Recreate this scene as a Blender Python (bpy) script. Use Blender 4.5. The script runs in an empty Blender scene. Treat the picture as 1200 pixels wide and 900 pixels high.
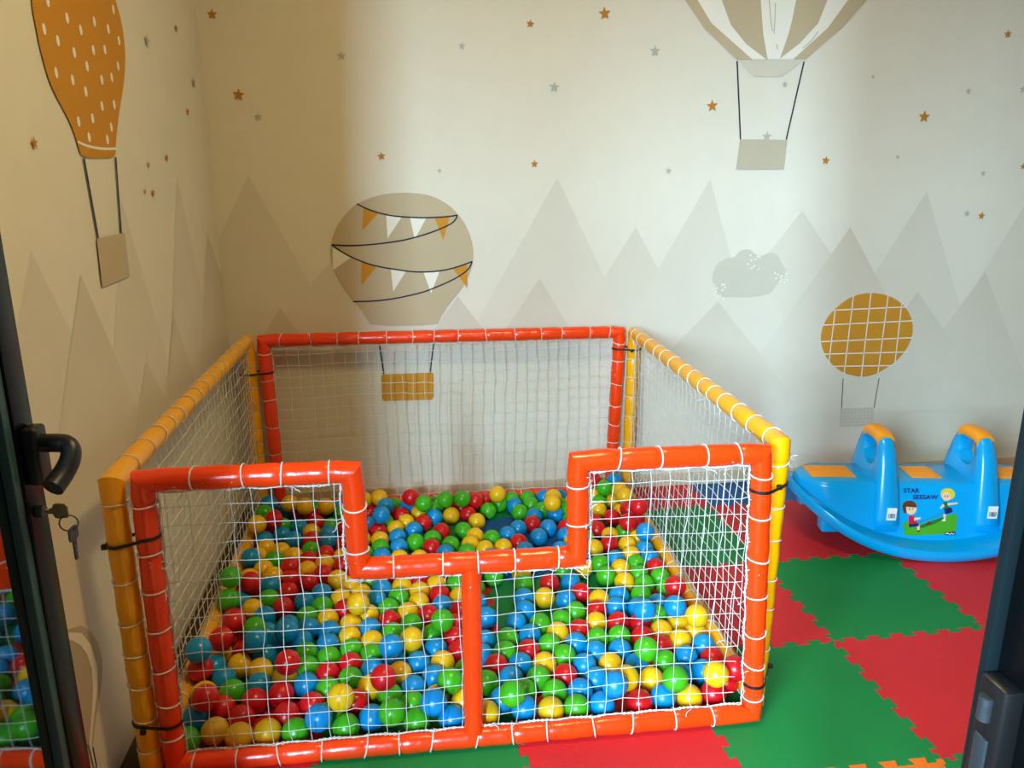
import bpy, bmesh, math, random
from mathutils import Vector, Matrix

random.seed(7)
C = bpy.context.scene.collection
SC = bpy.context.scene

# ------------------------------------------------------------------ camera
cam_data = bpy.data.cameras.new('camera')
cam_data.sensor_fit = 'HORIZONTAL'
cam_data.sensor_width = 36.0
cam_data.lens = 36.0 * 925.278 / 1200.0
cam_data.clip_start = 0.02
cam = bpy.data.objects.new('camera', cam_data)
C.objects.link(cam)
yaw, pitch, roll = 0.1254, 0.2653, -0.0016
fw = Vector((math.sin(yaw) * math.cos(pitch), math.cos(yaw) * math.cos(pitch), -math.sin(pitch)))
rt = Vector((math.cos(yaw), -math.sin(yaw), 0))
up = rt.cross(fw)
rt2 = rt * math.cos(roll) + up * math.sin(roll)
up2 = up * math.cos(roll) - rt * math.sin(roll)
m = Matrix((rt2, up2, -fw)).transposed().to_4x4()
m.translation = Vector((0.5892, -1.6522, 1.3761))
cam.matrix_world = m
SC.camera = cam

# ------------------------------------------------------------------ world, assumed daylight, exposure
w = bpy.data.worlds.new('world')
SC.world = w
w.use_nodes = True
w.node_tree.nodes['Background'].inputs[0].default_value = (0.72, 0.86, 1.0, 1)
w.node_tree.nodes['Background'].inputs[1].default_value = 0.10

SC.view_settings.view_transform = 'Standard'
SC.view_settings.look = 'None'
SC.view_settings.gamma = 1.0
SC.view_settings.use_curve_mapping = False
SC.view_settings.exposure = 0.0


def area_light(name, loc, target, sx, sy, power, color):
    l = bpy.data.lights.new(name, 'AREA')
    l.shape = 'RECTANGLE'
    l.size, l.size_y = sx, sy
    l.energy = power
    l.color = color
    o = bpy.data.objects.new(name, l)
    C.objects.link(o)
    o.location = loc
    o.rotation_euler = (Vector(target) - Vector(loc)).to_track_quat('-Z', 'Y').to_euler()
    return o


# two added area lights as assumed daylight past the door leaf; no window built
area_light('assumed_daylight_broad', (-2.3, -3.6, 2.15), (0.6, -1.2, 1.1), 2.6, 1.6, 1080, (0.52, 0.78, 1.0))  # broad unseen source, assumed behind the doorway
area_light('assumed_daylight_narrow', (-0.62, -4.6, 2.2), (0.6, 0.0, 0.8), 0.36, 1.7, 400, (0.52, 0.78, 1.0))  # narrow light added to sharpen the shadow edge on the back wall

FILL_LAMP = 76.0  # strength of the unseen ceiling lamp added for warm fill

# ------------------------------------------------------------------ helpers
CACHE = {}


def nt(mat):
    mat.use_nodes = True
    return mat.node_tree.nodes, mat.node_tree.links, mat.node_tree.nodes['Principled BSDF']


def srgb(r, g, b):
    f = lambda c: (c / 255 / 12.92) if c / 255 <= 0.04045 else ((c / 255 + 0.055) / 1.055) ** 2.4
    return (f(r), f(g), f(b), 1)


def material(name, col, rough=0.5, bump=0.0, scale=40.0, metal=0.0, var=0.0, spec=0.5, stretch=None, coat=0.0, ior=1.5, detail=3):
    mat = bpy.data.materials.new(name)
    n, l, b = nt(mat)
    b.inputs['Base Color'].default_value = col
    b.inputs['Roughness'].default_value = rough
    b.inputs['Metallic'].default_value = metal
    b.inputs['Specular IOR Level'].default_value = spec
    b.inputs['IOR'].default_value = ior
    b.inputs['Coat Weight'].default_value = coat
    b.inputs['Coat Roughness'].default_value = 0.12
    if bump or var:
        tc = n.new('ShaderNodeTexCoord')
        mp = n.new('ShaderNodeMapping')
        if stretch:
            mp.inputs['Scale'].default_value = stretch
        no = n.new('ShaderNodeTexNoise')
        no.inputs['Scale'].default_value = scale
        no.inputs['Detail'].default_value = detail
        l.new(tc.outputs['Object'], mp.inputs['Vector'])
        l.new(mp.outputs[0], no.inputs['Vector'])
        if bump:
            bp = n.new('ShaderNodeBump')
            bp.inputs['Strength'].default_value = bump
            bp.inputs['Distance'].default_value = 0.01
            l.new(no.outputs['Fac'], bp.inputs['Height'])
            l.new(bp.outputs[0], b.inputs['Normal'])
        if var:
            hs = n.new('ShaderNodeHueSaturation')
            hs.inputs['Color'].default_value = col
            mr = n.new('ShaderNodeMapRange')
            mr.inputs['To Min'].default_value = 1 - var
            mr.inputs['To Max'].default_value = 1 + var
            l.new(no.outputs['Fac'], mr.inputs['Value'])
            l.new(mr.outputs[0], hs.inputs['Value'])
            l.new(hs.outputs[0], b.inputs['Base Color'])
    return mat


def obj(name, bm, mat, parent=None, smooth=None, loc=None):
    me = bpy.data.meshes.new(name)
    if isinstance(bm, tuple):
        me.from_pydata(bm[0], [], bm[1])
        me.update()
    else:
        bmesh.ops.recalc_face_normals(bm, faces=bm.faces)
        bm.to_mesh(me)
        bm.free()
    if isinstance(mat, (list, tuple)):
        for x in mat:
            me.materials.append(x)
    else:
        me.materials.append(mat)
    if smooth is not None:
        for f in me.polygons:
            f.use_smooth = True
        if smooth < 180:
            me.set_sharp_from_angle(angle=math.radians(smooth))
    o = bpy.data.objects.new(name, me)
    C.objects.link(o)
    if parent is not None:
        o.parent = parent
    if loc is not None:
        o.location = loc
    return o


def thing(name, label, cat, loc=(0, 0, 0), rz=0.0, group=None):
    o = bpy.data.objects.new(name, None)
    o.empty_display_size = 0.05
    C.objects.link(o)
    o.location = loc
    o.rotation_euler = (0, 0, rz)
    tag(o, label, cat, group)
    return o


def tag(o, label=None, cat=None, group=None, kind=None):
    if label:
        o['label'] = label
    if cat:
        o['category'] = cat
    if group:
        o['group'] = group
    if kind:
        o['kind'] = kind
    return o


def box(bm, x0, x1, y0, y1, z0, z1, bevel=0.0, seg=2):
    vs = [bm.verts.new(v) for v in ((x0, y0, z0), (x1, y0, z0), (x1, y1, z0), (x0, y1, z0), (x0, y0, z1), (x1, y0, z1), (x1, y1, z1), (x0, y1, z1))]
    fs = [bm.faces.new([vs[i] for i in q]) for q in ((3, 2, 1, 0), (4, 5, 6, 7), (0, 1, 5, 4), (1, 2, 6, 5), (2, 3, 7, 6), (3, 0, 4, 7))]
    if bevel:
        es = list({e for f in fs for e in f.edges})
        bmesh.ops.bevel(bm, geom=es, offset=bevel, segments=seg, affect='EDGES', profile=0.5)
    return bm


def new_box(*a, **k):
    return box(bmesh.new(), *a, **k)


def frame_of(d):
    d = d.normalized()
    a = Vector((0, 0, 1)) if abs(d.z) < 0.9 else Vector((1, 0, 0))
    u = d.cross(a).normalized()
    return u, u.cross(d).normalized()


def sweep(bm, pts, rad, n=6, closed=False, cap=True, flat=1.0):
    """round cord or tube along a polyline; rad is a number or one per point"""
    pts = [Vector(q) for q in pts]
    N = len(pts)
    rings = []
    u = None
    for i in range(N):
        a = pts[(i - 1) % N] if (i > 0 or closed) else pts[i]
        b = pts[(i + 1) % N] if (i < N - 1 or closed) else pts[i]
        d = (b - a).normalized()
        if u is None:
            u, v = frame_of(d)
        else:
            u = (u - d * u.dot(d)).normalized()
            v = u.cross(d)
        r = rad[i] if isinstance(rad, (list, tuple)) else rad
        rings.append([bm.verts.new(pts[i] + u * (r * math.cos(2 * math.pi * k / n)) + v * (r * flat * math.sin(2 * math.pi * k / n))) for k in range(n)])
    for i in range(N if closed else N - 1):
        A, B = rings[i], rings[(i + 1) % N]
        for k in range(n):
            bm.faces.new((A[k], A[(k + 1) % n], B[(k + 1) % n], B[k]))
    if cap and not closed:
        bm.faces.new(list(reversed(rings[0])))
        bm.faces.new(rings[-1])
    return bm


def ring(bm, c, axis, R, r, n=14, k=5, ph=0.0, tilt=(0, 0, 0)):
    u, v = frame_of(Vector(axis))
    t = Vector(tilt)
    pts = [Vector(c) + (u * math.cos(a) + v * math.sin(a)) * R + Vector(axis).normalized() * (t.x * math.cos(a + ph) * R) for a in [2 * math.pi * i / n for i in range(n)]]
    return sweep(bm, pts, r, k, closed=True)


def lathe(bm, prof, n=24, loc=(0, 0, 0)):
    """prof: (radius, z) from bottom to top"""
    L = Vector(loc)
    rings = []
    for r, z in prof:
        if r < 1e-6:
            rings.append([bm.verts.new(L + Vector((0, 0, z)))])
        else:
            rings.append([bm.verts.new(L + Vector((r * math.cos(2 * math.pi * k / n), r * math.sin(2 * math.pi * k / n), z))) for k in range(n)])
    for A, B in zip(rings, rings[1:]):
        for k in range(n):
            j = (k + 1) % n
            if len(A) == 1:
                bm.faces.new((A[0], B[j], B[k]))
            elif len(B) == 1:
                bm.faces.new((A[k], A[j], B[0]))
            else:
                bm.faces.new((A[k], A[j], B[j], B[k]))
    return bm


def prism(bm, poly, to3, t0, t1):
    """extrude a 2-D outline; to3(a, b, t) gives the 3-D point"""
    A = [bm.verts.new(to3(a, b, t0)) for a, b in poly]
    B = [bm.verts.new(to3(a, b, t1)) for a, b in poly]
    n = len(poly)
    bm.faces.new(A)
    bm.faces.new(list(reversed(B)))
    for i in range(n):
        bm.faces.new((A[i], A[(i + 1) % n], B[(i + 1) % n], B[i]))
    return bm


def smooth_poly(pts, it=2):
    for _ in range(it):
        q = []
        for i in range(len(pts)):
            a, b = pts[i], pts[(i + 1) % len(pts)]
            q += [(0.75 * a[0] + 0.25 * b[0], 0.75 * a[1] + 0.25 * b[1]), (0.25 * a[0] + 0.75 * b[0], 0.25 * a[1] + 0.75 * b[1])]
        pts = q
    return pts


def smooth_line(pts, it=2):
    for _ in range(it):
        q = [pts[0]]
        for a, b in zip(pts, pts[1:]):
            q += [tuple(0.75 * x + 0.25 * y for x, y in zip(a, b)), tuple(0.25 * x + 0.75 * y for x, y in zip(a, b))]
        pts = q + [pts[-1]]
    return pts

# ------------------------------------------------------------------ wall paper of the room
YB, XL, XR, YF, ZC = 1.56, -0.15, 4.0, -1.22, 2.75


def paper(name, col, fade=None, weave=True):
    """printed wallpaper: a tone, a fine linen relief; fade = the paper tone a printed mountain runs out into at its foot"""
    mat = bpy.data.materials.new(name)
    n, l, b = nt(mat)
    b.inputs['Roughness'].default_value = 0.75
    b.inputs['Specular IOR Level'].default_value = 0.25
    tc = n.new('ShaderNodeTexCoord')
    geo = n.new('ShaderNodeNewGeometry')
    no = n.new('ShaderNodeTexNoise')
    no.inputs['Scale'].default_value = 9.0
    no.inputs['Detail'].default_value = 6.0
    l.new(geo.outputs['Position'], no.inputs['Vector'])
    hs = n.new('ShaderNodeHueSaturation')
    mr = n.new('ShaderNodeMapRange')
    mr.inputs['To Min'].default_value = 0.96
    mr.inputs['To Max'].default_value = 1.04
    l.new(no.outputs['Fac'], mr.inputs['Value'])
    l.new(mr.outputs[0], hs.inputs['Value'])
    if fade is None:
        hs.inputs['Color'].default_value = col
    else:
        sx = n.new('ShaderNodeSeparateXYZ')
        l.new(tc.outputs['Generated'], sx.inputs[0])
        rp = n.new('ShaderNodeValToRGB')
        rp.color_ramp.elements[0].position = 0.05
        rp.color_ramp.elements[0].color = fade
        rp.color_ramp.elements[1].position = 0.95
        rp.color_ramp.elements[1].color = col
        l.new(sx.outputs['Z'], rp.inputs[0])
        l.new(rp.outputs[0], hs.inputs['Color'])
    l.new(hs.outputs[0], b.inputs['Base Color'])
    if weave:
        mp = n.new('ShaderNodeMapping')
        mp.inputs['Scale'].default_value = (1, 1, 0.25)
        mq = n.new('ShaderNodeMapping')
        mq.inputs['Scale'].default_value = (0.25, 0.25, 1)
        a1 = n.new('ShaderNodeTexNoise')
        a1.inputs['Scale'].default_value = 420
        a2 = n.new('ShaderNodeTexNoise')
        a2.inputs['Scale'].default_value = 420
        ad = n.new('ShaderNodeMath')
        for q, a in ((mp, a1), (mq, a2)):
            l.new(geo.outputs['Position'], q.inputs[0])
            l.new(q.outputs[0], a.inputs['Vector'])
        l.new(a1.outputs['Fac'], ad.inputs[0])
        l.new(a2.outputs['Fac'], ad.inputs[1])
        bp = n.new('ShaderNodeBump')
        bp.inputs['Strength'].default_value = 0.12
        bp.inputs['Distance'].default_value = 0.002
        l.new(ad.outputs[0], bp.inputs['Height'])
        l.new(bp.outputs[0], b.inputs['Normal'])
    return mat


T_WALL = srgb(222, 214, 196)
M_WALL = paper('wallpaper_cream', T_WALL)
M_MFAR = paper('print_mountain_pale', srgb(211, 202, 184), T_WALL)
M_MNEAR = paper('print_mountain', srgb(205, 195, 176), T_WALL)
M_BEIGE = paper('print_beige', srgb(190, 172, 140))
M_TAUPE = paper('print_taupe', srgb(186, 174, 150))
M_NECK = paper('print_neck', srgb(208, 199, 180))
M_OCHRE = paper('print_ochre', srgb(200, 138, 40))
M_STARO = paper('print_star_ochre', srgb(186, 122, 38))
M_STARG = paper('print_star_grey', srgb(180, 176, 164))
M_PWHITE = paper('print_white', srgb(236, 230, 216))
M_INK = paper('print_ink', srgb(38, 34, 58))
M_CLOUD = paper('print_cloud', srgb(198, 191, 172))
M_WPLAIN = material('painted_plaster', srgb(225, 215, 198), 0.85, bump=0.05, scale=60)
M_CEIL = material('ceiling_paint', srgb(235, 230, 220), 0.9, bump=0.03, scale=80)
M_SUB = material('screed', srgb(70, 54, 38), 0.9, bump=0.1, scale=50, var=0.1)


def structure(name, bm, mat, label=None):
    return tag(obj(name, bm, mat), label, None, None, 'structure')


wall_back = structure('wall_back', new_box(XL - 0.1, XR + 0.1, YB, YB + 0.1, -0.012, ZC), M_WALL, 'cream wallpaper wall with pale mountains, stars and hot air balloons behind the ball pit')
wall_left = structure('wall_left', new_box(XL - 0.1, XL, YF - 0.1, YB, -0.012, ZC), M_WALL, 'cream wallpaper side wall with ochre drop balloon beside the open glass door')
wall_right = structure('wall_right', new_box(XR, XR + 0.1, YF - 0.1, YB, -0.012, ZC), M_WPLAIN, 'plain cream side wall beyond the seesaw')
DX0, DX1, DZ = -0.10, 1.11, 2.16
bm = new_box(XL, DX0, YF - 0.1, YF, -0.012, ZC)
box(bm, DX1, XR, YF - 0.1, YF, -0.012, ZC)
box(bm, DX0, DX1, YF - 0.1, YF, DZ, ZC)
wall_front = structure('wall_front', bm, material('taupe_plaster', srgb(138, 126, 110), 0.9, bump=0.05, scale=60), 'plain taupe wall with the doorway the room is seen through')
structure('ceiling', new_box(XL - 0.1, XR + 0.1, YF - 0.1, YB + 0.1, ZC, ZC + 0.1), M_CEIL, 'white painted ceiling of the play room')
floor = structure('floor', new_box(XL - 0.1, XR + 0.1, -2.6, YB + 0.1, -0.06, -0.0125), M_SUB, 'floor covered with interlocking red and green foam tiles')
bm = new_box(XL + 0.0, XR, YB - 0.012, YB, -0.012, 0.055, 0.002)
structure('baseboard_back', bm, material('baseboard_wood', srgb(206, 188, 156), 0.5, bump=0.05, scale=30, var=0.1), 'cream skirting board along the foot of the balloon wall')


def back_pt(layer):
    return lambda a, z: Vector((a, YB - layer * 0.00035, z))


def side_pt(layer):
    return lambda a, z: Vector((XL + layer * 0.00035, a, z))


def flat_print(name, polys, fn, mat, parent):
    bm = bmesh.new()
    for poly in polys:
        f = bm.faces.new([bm.verts.new(fn(a, z)) for a, z in poly])
        f.normal_update()
    bmesh.ops.triangulate(bm, faces=bm.faces[:])
    return obj(name, bm, mat, parent)


def ribbon(pts, wd):
    """outline of a line of width wd"""
    L, Rr = [], []
    for i in range(len(pts)):
        a = Vector(pts[max(i - 1, 0)])
        b = Vector(pts[min(i + 1, len(pts) - 1)])
        d = (b - a).normalized()
        nrm = Vector((-d.y, d.x)) * wd / 2
        q = Vector(pts[i])
        L.append(tuple(q + nrm))
        Rr.append(tuple(q - nrm))
    quads = []
    for i in range(len(pts) - 1):
        quads.append([L[i], L[i + 1], Rr[i + 1], Rr[i]])
    return quads


def star_poly(x, z, r, rot=0.0, sx=1.0):
    return [(x + sx * (r if k % 2 == 0 else r * 0.42) * math.sin(k * math.pi / 5 + rot), z + (r if k % 2 == 0 else r * 0.42) * math.cos(k * math.pi / 5 + rot)) for k in range(10)]


# ---- printed shapes of the wallpaper in wall coordinates (metres along the wall, height)
MOUNTAINS_BACK = [[(-0.604,0.300),(0.494,0.300),(-0.017,1.357)],
  [(-0.444,0.300),(1.097,0.300),(0.455,1.210)],
  [(0.581,0.300),(1.710,0.300),(1.178,1.345)],
  [(0.986,0.300),(2.008,0.300),(1.508,1.147)],
  [(1.238,0.300),(2.177,0.300),(1.813,1.336)],
  [(1.534,0.300),(2.957,0.300),(2.224,1.207)],
  [(2.226,0.300),(3.233,0.300),(2.776,1.284)],
  [(2.771,0.300),(4.069,0.300),(3.295,1.325)],
  [(0.363,0.300),(1.203,0.300),(0.770,0.877)],
  [(0.680,0.300),(1.508,0.300),(1.108,0.944)],
  [(1.896,0.300),(3.018,0.300),(2.446,1.137)],
  [(-0.319,0.300),(0.419,0.300),(0.061,0.844)],
  [(1.372,0.300),(2.343,0.300),(1.881,0.831)],
  [(2.693,0.300),(3.473,0.300),(3.104,0.934)],
  [(2.420,0.300),(3.280,0.300),(2.795,0.853)]]
MOUNTAINS_SIDE = [[(-0.700,0.300),(0.624,0.300),(0.013,1.226)],
  [(0.034,0.300),(1.014,0.300),(0.551,1.304)],
  [(0.539,0.300),(1.495,0.300),(1.083,1.355)],
  [(-0.403,0.300),(0.760,0.300),(0.231,1.150)],
  [(0.837,0.300),(2.123,0.300),(1.395,1.157)],
  [(0.431,0.300),(1.301,0.300),(0.874,0.945)],
  [(0.031,0.300),(1.072,0.300),(0.582,0.866)]]
STARS_BACK = [(-0.094,1.918,0.0170,'o'),(-0.026,1.645,0.0209,'o'),(0.039,1.568,0.0136,'g'),(0.356,1.784,0.0163,'g'),(0.805,1.826,0.0135,'g'),(0.487,1.426,0.0158,'o'),(0.709,1.372,0.0097,'g'),(1.065,1.908,0.0149,'o'),(1.352,1.950,0.0224,'o'),(1.556,1.820,0.0200,'g'),(1.160,1.684,0.0202,'g'),(1.801,1.620,0.0225,'o'),(1.084,1.397,0.0146,'o'),(1.634,1.370,0.0134,'g'),(2.098,1.704,0.0129,'g'),(2.040,1.504,0.0199,'g'),(2.304,1.410,0.0170,'o'),(2.471,1.737,0.0097,'g'),(2.717,1.584,0.0235,'o'),(2.900,1.686,0.0133,'g'),(3.038,1.907,0.0161,'o'),(3.146,1.695,0.0167,'g'),(2.621,1.424,0.0103,'g'),(3.021,1.357,0.0123,'g'),(2.973,1.190,0.0144,'g'),(3.043,1.179,0.0163,'o'),(3.203,1.385,0.0141,'o')]
STARS_SIDE = [(0.093,1.428,0.0131,'o'),(0.920,1.736,0.0194,'g'),(1.251,1.822,0.0137,'o'),(1.412,1.671,0.0205,'g'),(1.291,1.567,0.0141,'o'),(0.802,1.391,0.0118,'g'),(0.985,1.412,0.0127,'o'),(0.744,1.319,0.0104,'g'),(0.811,1.312,0.0131,'o')]
BUNTING_BALLOON = [(0.551,1.291),(0.464,1.280),(0.384,1.250),(0.336,1.208),(0.300,1.159),(0.279,1.107),(0.272,1.060),(0.278,1.000),(0.313,0.924),(0.351,0.868),(0.382,0.829),(0.404,0.790),(0.416,0.765),(0.687,0.758),(0.697,0.790),(0.734,0.846),(0.777,0.894),(0.809,0.940),(0.832,0.997),(0.838,1.052),(0.831,1.104),(0.809,1.161),(0.780,1.204),(0.743,1.241),(0.697,1.268),(0.650,1.284)]
BUNTING_LINES = [[(0.384,1.248),(0.422,1.228),(0.474,1.210),(0.527,1.199),(0.580,1.195),(0.634,1.192),(0.688,1.193),(0.742,1.196),(0.776,1.201)],
  [(0.776,1.201),(0.766,1.179),(0.741,1.162),(0.673,1.135),(0.611,1.117),(0.550,1.103),(0.442,1.090),(0.349,1.086),(0.279,1.091)],
  [(0.279,1.091),(0.334,1.050),(0.412,1.015),(0.465,1.001),(0.519,0.991),(0.573,0.982),(0.627,0.977),(0.710,0.981),(0.779,0.998),(0.832,1.017)],
  [(0.832,1.017),(0.823,0.995),(0.806,0.977),(0.771,0.954),(0.736,0.937),(0.680,0.914),(0.625,0.894),(0.514,0.872),(0.432,0.864),(0.350,0.864)]]
FLAGS_ORANGE = [[(0.409,1.232),(0.465,1.212),(0.400,1.144)],
  [(0.685,1.193),(0.745,1.196),(0.718,1.104)],
  [(0.391,1.022),(0.452,1.006),(0.386,0.928)],
  [(0.751,0.992),(0.811,1.007),(0.811,0.910)]]
FLAGS_WHITE = [[(0.496,1.208),(0.558,1.198),(0.497,1.113)],
  [(0.588,1.194),(0.653,1.192),(0.604,1.108)],
  [(0.282,1.079),(0.349,1.040),(0.277,0.990)],
  [(0.505,0.993),(0.567,0.985),(0.511,0.901)],
  [(0.635,0.977),(0.699,0.979),(0.663,0.891)]]
BUNTING_ROPES = [[(0.444,0.704),(0.459,0.559)],[(0.670,0.698),(0.649,0.556)]]
BUNTING_BASKET = [(0.454,0.558),(0.657,0.559),(0.664,0.552),(0.662,0.453),(0.653,0.441),(0.454,0.443),(0.446,0.452),(0.448,0.550)]
STRIPED_BALLOON = [(1.890,1.794),(1.815,1.851),(1.754,1.901),(1.707,1.956),(1.666,2.005),(1.618,2.091),(1.606,2.198),(1.642,2.315),(1.733,2.412),(1.863,2.468),(1.990,2.488),(2.121,2.478),(2.263,2.432),(2.376,2.340),(2.436,2.223),(2.447,2.112),(2.409,2.021),(2.369,1.973),(2.322,1.922),(2.250,1.858),(2.177,1.799)]
STRIPES = [[((1.890,1.794),(1.955,1.795)),((1.754,1.901),(1.778,1.924)),((1.666,2.005),(1.716,2.006)),((1.618,2.091),(1.666,2.114)),((1.606,2.198),(1.667,2.200)),((1.642,2.315),(1.709,2.317)),((1.733,2.412),(1.770,2.403)),((1.863,2.468),(1.865,2.468))],
  [((2.013,1.796),(2.018,1.796)),((1.924,1.852),(1.992,1.888)),((1.857,1.919),(1.982,1.944)),((1.813,2.008),(1.971,2.011)),((1.777,2.128),(1.950,2.132)),((1.785,2.278),(1.937,2.283)),((1.867,2.417),(1.934,2.419)),((1.947,2.482),(1.950,2.482))],
  [((2.069,1.800),(2.071,1.801)),((2.096,1.890),(2.145,1.856)),((2.107,1.947),(2.216,1.932)),((2.116,2.015),(2.246,2.018)),((2.114,2.137),(2.271,2.141)),((2.090,2.288),(2.235,2.292)),((2.058,2.424),(2.126,2.426)),((2.033,2.485),(2.036,2.485))],
  [((2.124,1.798),(2.177,1.799)),((2.257,1.915),(2.322,1.922)),((2.331,2.019),(2.409,2.021)),((2.389,2.133),(2.447,2.112)),((2.360,2.264),(2.436,2.223)),((2.297,2.359),(2.376,2.340)),((2.213,2.430),(2.263,2.432)),((2.121,2.478),(2.123,2.478))]]
STRIPED_NECK = [(1.897,1.790),(2.164,1.794),(2.084,1.733),(1.966,1.732)]
STRIPED_LINES = [[(2.006,2.012),(2.017,1.945),(2.029,1.900)],[(2.032,2.002),(2.035,1.934),(2.036,1.889)],[(2.219,1.903),(2.196,1.868),(2.160,1.839)],[(2.051,1.854),(2.055,1.834)]]
STRIPED_ROPES = [[(1.892,1.788),(1.929,1.492)],[(2.171,1.791),(2.124,1.492)]]
STRIPED_BASKET = [(1.926,1.493),(2.128,1.491),(2.125,1.375),(1.918,1.375)]
GRID_BALLOON = [(2.571,0.855),(2.655,0.843),(2.725,0.806),(2.773,0.754),(2.798,0.687),(2.789,0.620),(2.753,0.558),(2.689,0.508),(2.632,0.480),(2.573,0.473),(2.489,0.493),(2.419,0.543),(2.381,0.596),(2.360,0.658),(2.368,0.719),(2.399,0.773),(2.456,0.822),(2.506,0.846)]
GRID_LINES = [[(2.416,0.785),(2.413,0.546)],
  [(2.494,0.842),(2.491,0.491)],
  [(2.574,0.854),(2.575,0.474)],
  [(2.656,0.841),(2.653,0.490)],
  [(2.725,0.804),(2.729,0.535)],
  [(2.408,0.781),(2.752,0.788)],
  [(2.370,0.716),(2.788,0.725)],
  [(2.365,0.642),(2.799,0.648)],
  [(2.385,0.585),(2.783,0.583)],
  [(2.434,0.528),(2.717,0.522)]]
GRID_ROPES = [[(2.489,0.470),(2.497,0.331)],[(2.662,0.466),(2.655,0.327)]]
GRID_BASKET = [(2.491,0.331),(2.654,0.329),(2.662,0.239),(2.496,0.241)]
CLOUD = [(1.847,0.945),(1.862,0.990),(1.896,1.012),(1.943,1.017),(1.959,1.045),(2.000,1.053),(2.032,1.027),(2.057,1.018),(2.091,1.038),(2.134,1.026),(2.150,0.991),(2.175,0.957),(2.163,0.916),(2.139,0.905),(2.119,0.865),(2.065,0.852),(2.005,0.846),(1.944,0.851),(1.908,0.848),(1.871,0.864),(1.868,0.899),(1.849,0.916)]
DROP_BALLOON = [(0.323,1.405),(0.312,1.426),(0.300,1.458),(0.276,1.488),(0.235,1.524),(0.208,1.555),(0.196,1.587),(0.185,1.622),(0.182,1.658),(0.178,1.685),(0.180,1.704),(0.189,1.753),(0.221,1.822),(0.277,1.884),(0.360,1.935),(0.456,1.954),(0.561,1.939),(0.642,1.899),(0.689,1.800),(0.710,1.763),(0.718,1.734),(0.718,1.692),(0.705,1.648),(0.678,1.603),(0.642,1.557),(0.608,1.518),(0.581,1.480),(0.566,1.457),(0.551,1.432),(0.542,1.408),(0.431,1.403)]
DASHES = [(0.256,1.717),(0.348,1.700),(0.218,1.657),(0.419,1.687),(0.513,1.720),(0.604,1.718),(0.660,1.773),(0.280,1.644),(0.674,1.701),(0.362,1.631),(0.482,1.652),(0.561,1.664),(0.428,1.610),(0.643,1.636),(0.247,1.576),(0.331,1.570),(0.513,1.589),(0.585,1.602),(0.399,1.552),(0.491,1.527),(0.578,1.536),(0.419,1.494),(0.332,1.482),(0.536,1.480),(0.382,1.450),(0.498,1.449),(0.298,1.760),(0.415,1.775),(0.533,1.790),(0.385,1.821),(0.516,1.851),(0.252,1.775),(0.353,1.855)]
DROP_BAND = [(0.311,1.438),(0.350,1.431),(0.413,1.427),(0.481,1.426),(0.553,1.429)]
DROP_ROPES = [[(0.335,1.403),(0.355,1.220)],[(0.542,1.408),(0.511,1.219)]]
DROP_BASKET = [(0.342,1.220),(0.533,1.220),(0.530,1.107),(0.335,1.107)]
ARCH_OUTER = [(-0.204,0.497),(-0.143,0.477),(-0.083,0.448),(-0.036,0.426),(0.002,0.387),(0.030,0.340),(0.037,0.291),(0.024,0.255),(-0.011,0.215),(-0.044,0.186),(-0.072,0.149),(-0.098,0.171),(-0.269,0.312)]
ARCH_WHITE = [(-0.207,0.487),(-0.145,0.470),(-0.090,0.443),(-0.042,0.411),(-0.008,0.360),(0.006,0.292),(-0.010,0.249),(-0.050,0.201),(-0.079,0.155),(-0.075,0.093),(-0.083,0.101),(-0.090,0.164),(-0.053,0.223),(-0.031,0.265),(-0.022,0.307),(-0.032,0.352),(-0.058,0.393),(-0.095,0.429),(-0.150,0.456),(-0.212,0.473)]
ARCH_ROPE = [(-0.076,0.148),(-0.074,0.091)]

def clip_tri(tri, lo, hi):
    """keep a printed triangle on its own wall (clip along the wall's length)"""
    poly = tri
    for lim, sgn in ((lo, 1), (hi, -1)):
        q = []
        for i in range(len(poly)):
            a, b = poly[i], poly[(i + 1) % len(poly)]
            ia, ib = (a[0] - lim) * sgn >= 0, (b[0] - lim) * sgn >= 0
            if ia:
                q.append(a)
            if ia != ib:
                t = (lim - a[0]) / (b[0] - a[0])
                q.append((lim, a[1] + t * (b[1] - a[1])))
        poly = q
    return poly


for i, t in enumerate(MOUNTAINS_BACK):
    flat_print('mountain_print', [clip_tri(t, XL, XR)], back_pt(1 + i * 0.6), M_MFAR if i < 8 else M_MNEAR, wall_back)
for i, t in enumerate(MOUNTAINS_SIDE):
    flat_print('mountain_print', [clip_tri(t, YF, YB)], side_pt(1 + i * 0.6), M_MFAR if i < 3 else M_MNEAR, wall_left)
for i, (x, z, r, c) in enumerate(STARS_BACK):
    flat_print('star_print', [star_poly(x, z, r * 1.12, 0.12 * math.sin(i * 2.1))], back_pt(16), M_STARO if c == 'o' else M_STARG, wall_back)
for i, (x, z, r, c) in enumerate(STARS_SIDE):
    flat_print('star_print', [star_poly(x, z, r * 1.15, 0.12 * math.sin(i * 1.7))], side_pt(12), M_STARO if c == 'o' else M_STARG, wall_left)

# bunting balloon
bal = flat_print('balloon_print', [smooth_poly(BUNTING_BALLOON, 1)], back_pt(12), M_BEIGE, wall_back)
for l in BUNTING_LINES:
    flat_print('bunting_line', ribbon(smooth_line(l), 0.0055), back_pt(15), M_INK, bal)
for f in FLAGS_ORANGE:
    flat_print('bunting_flag', [f], back_pt(14), M_OCHRE, bal)
for f in FLAGS_WHITE:
    flat_print('bunting_flag', [f], back_pt(14), M_PWHITE, bal)
for l in BUNTING_ROPES:
    flat_print('rope_print', ribbon(l, 0.0055), back_pt(13), M_INK, bal)
flat_print('basket_print', [BUNTING_BASKET], back_pt(13), M_OCHRE, bal)
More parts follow.
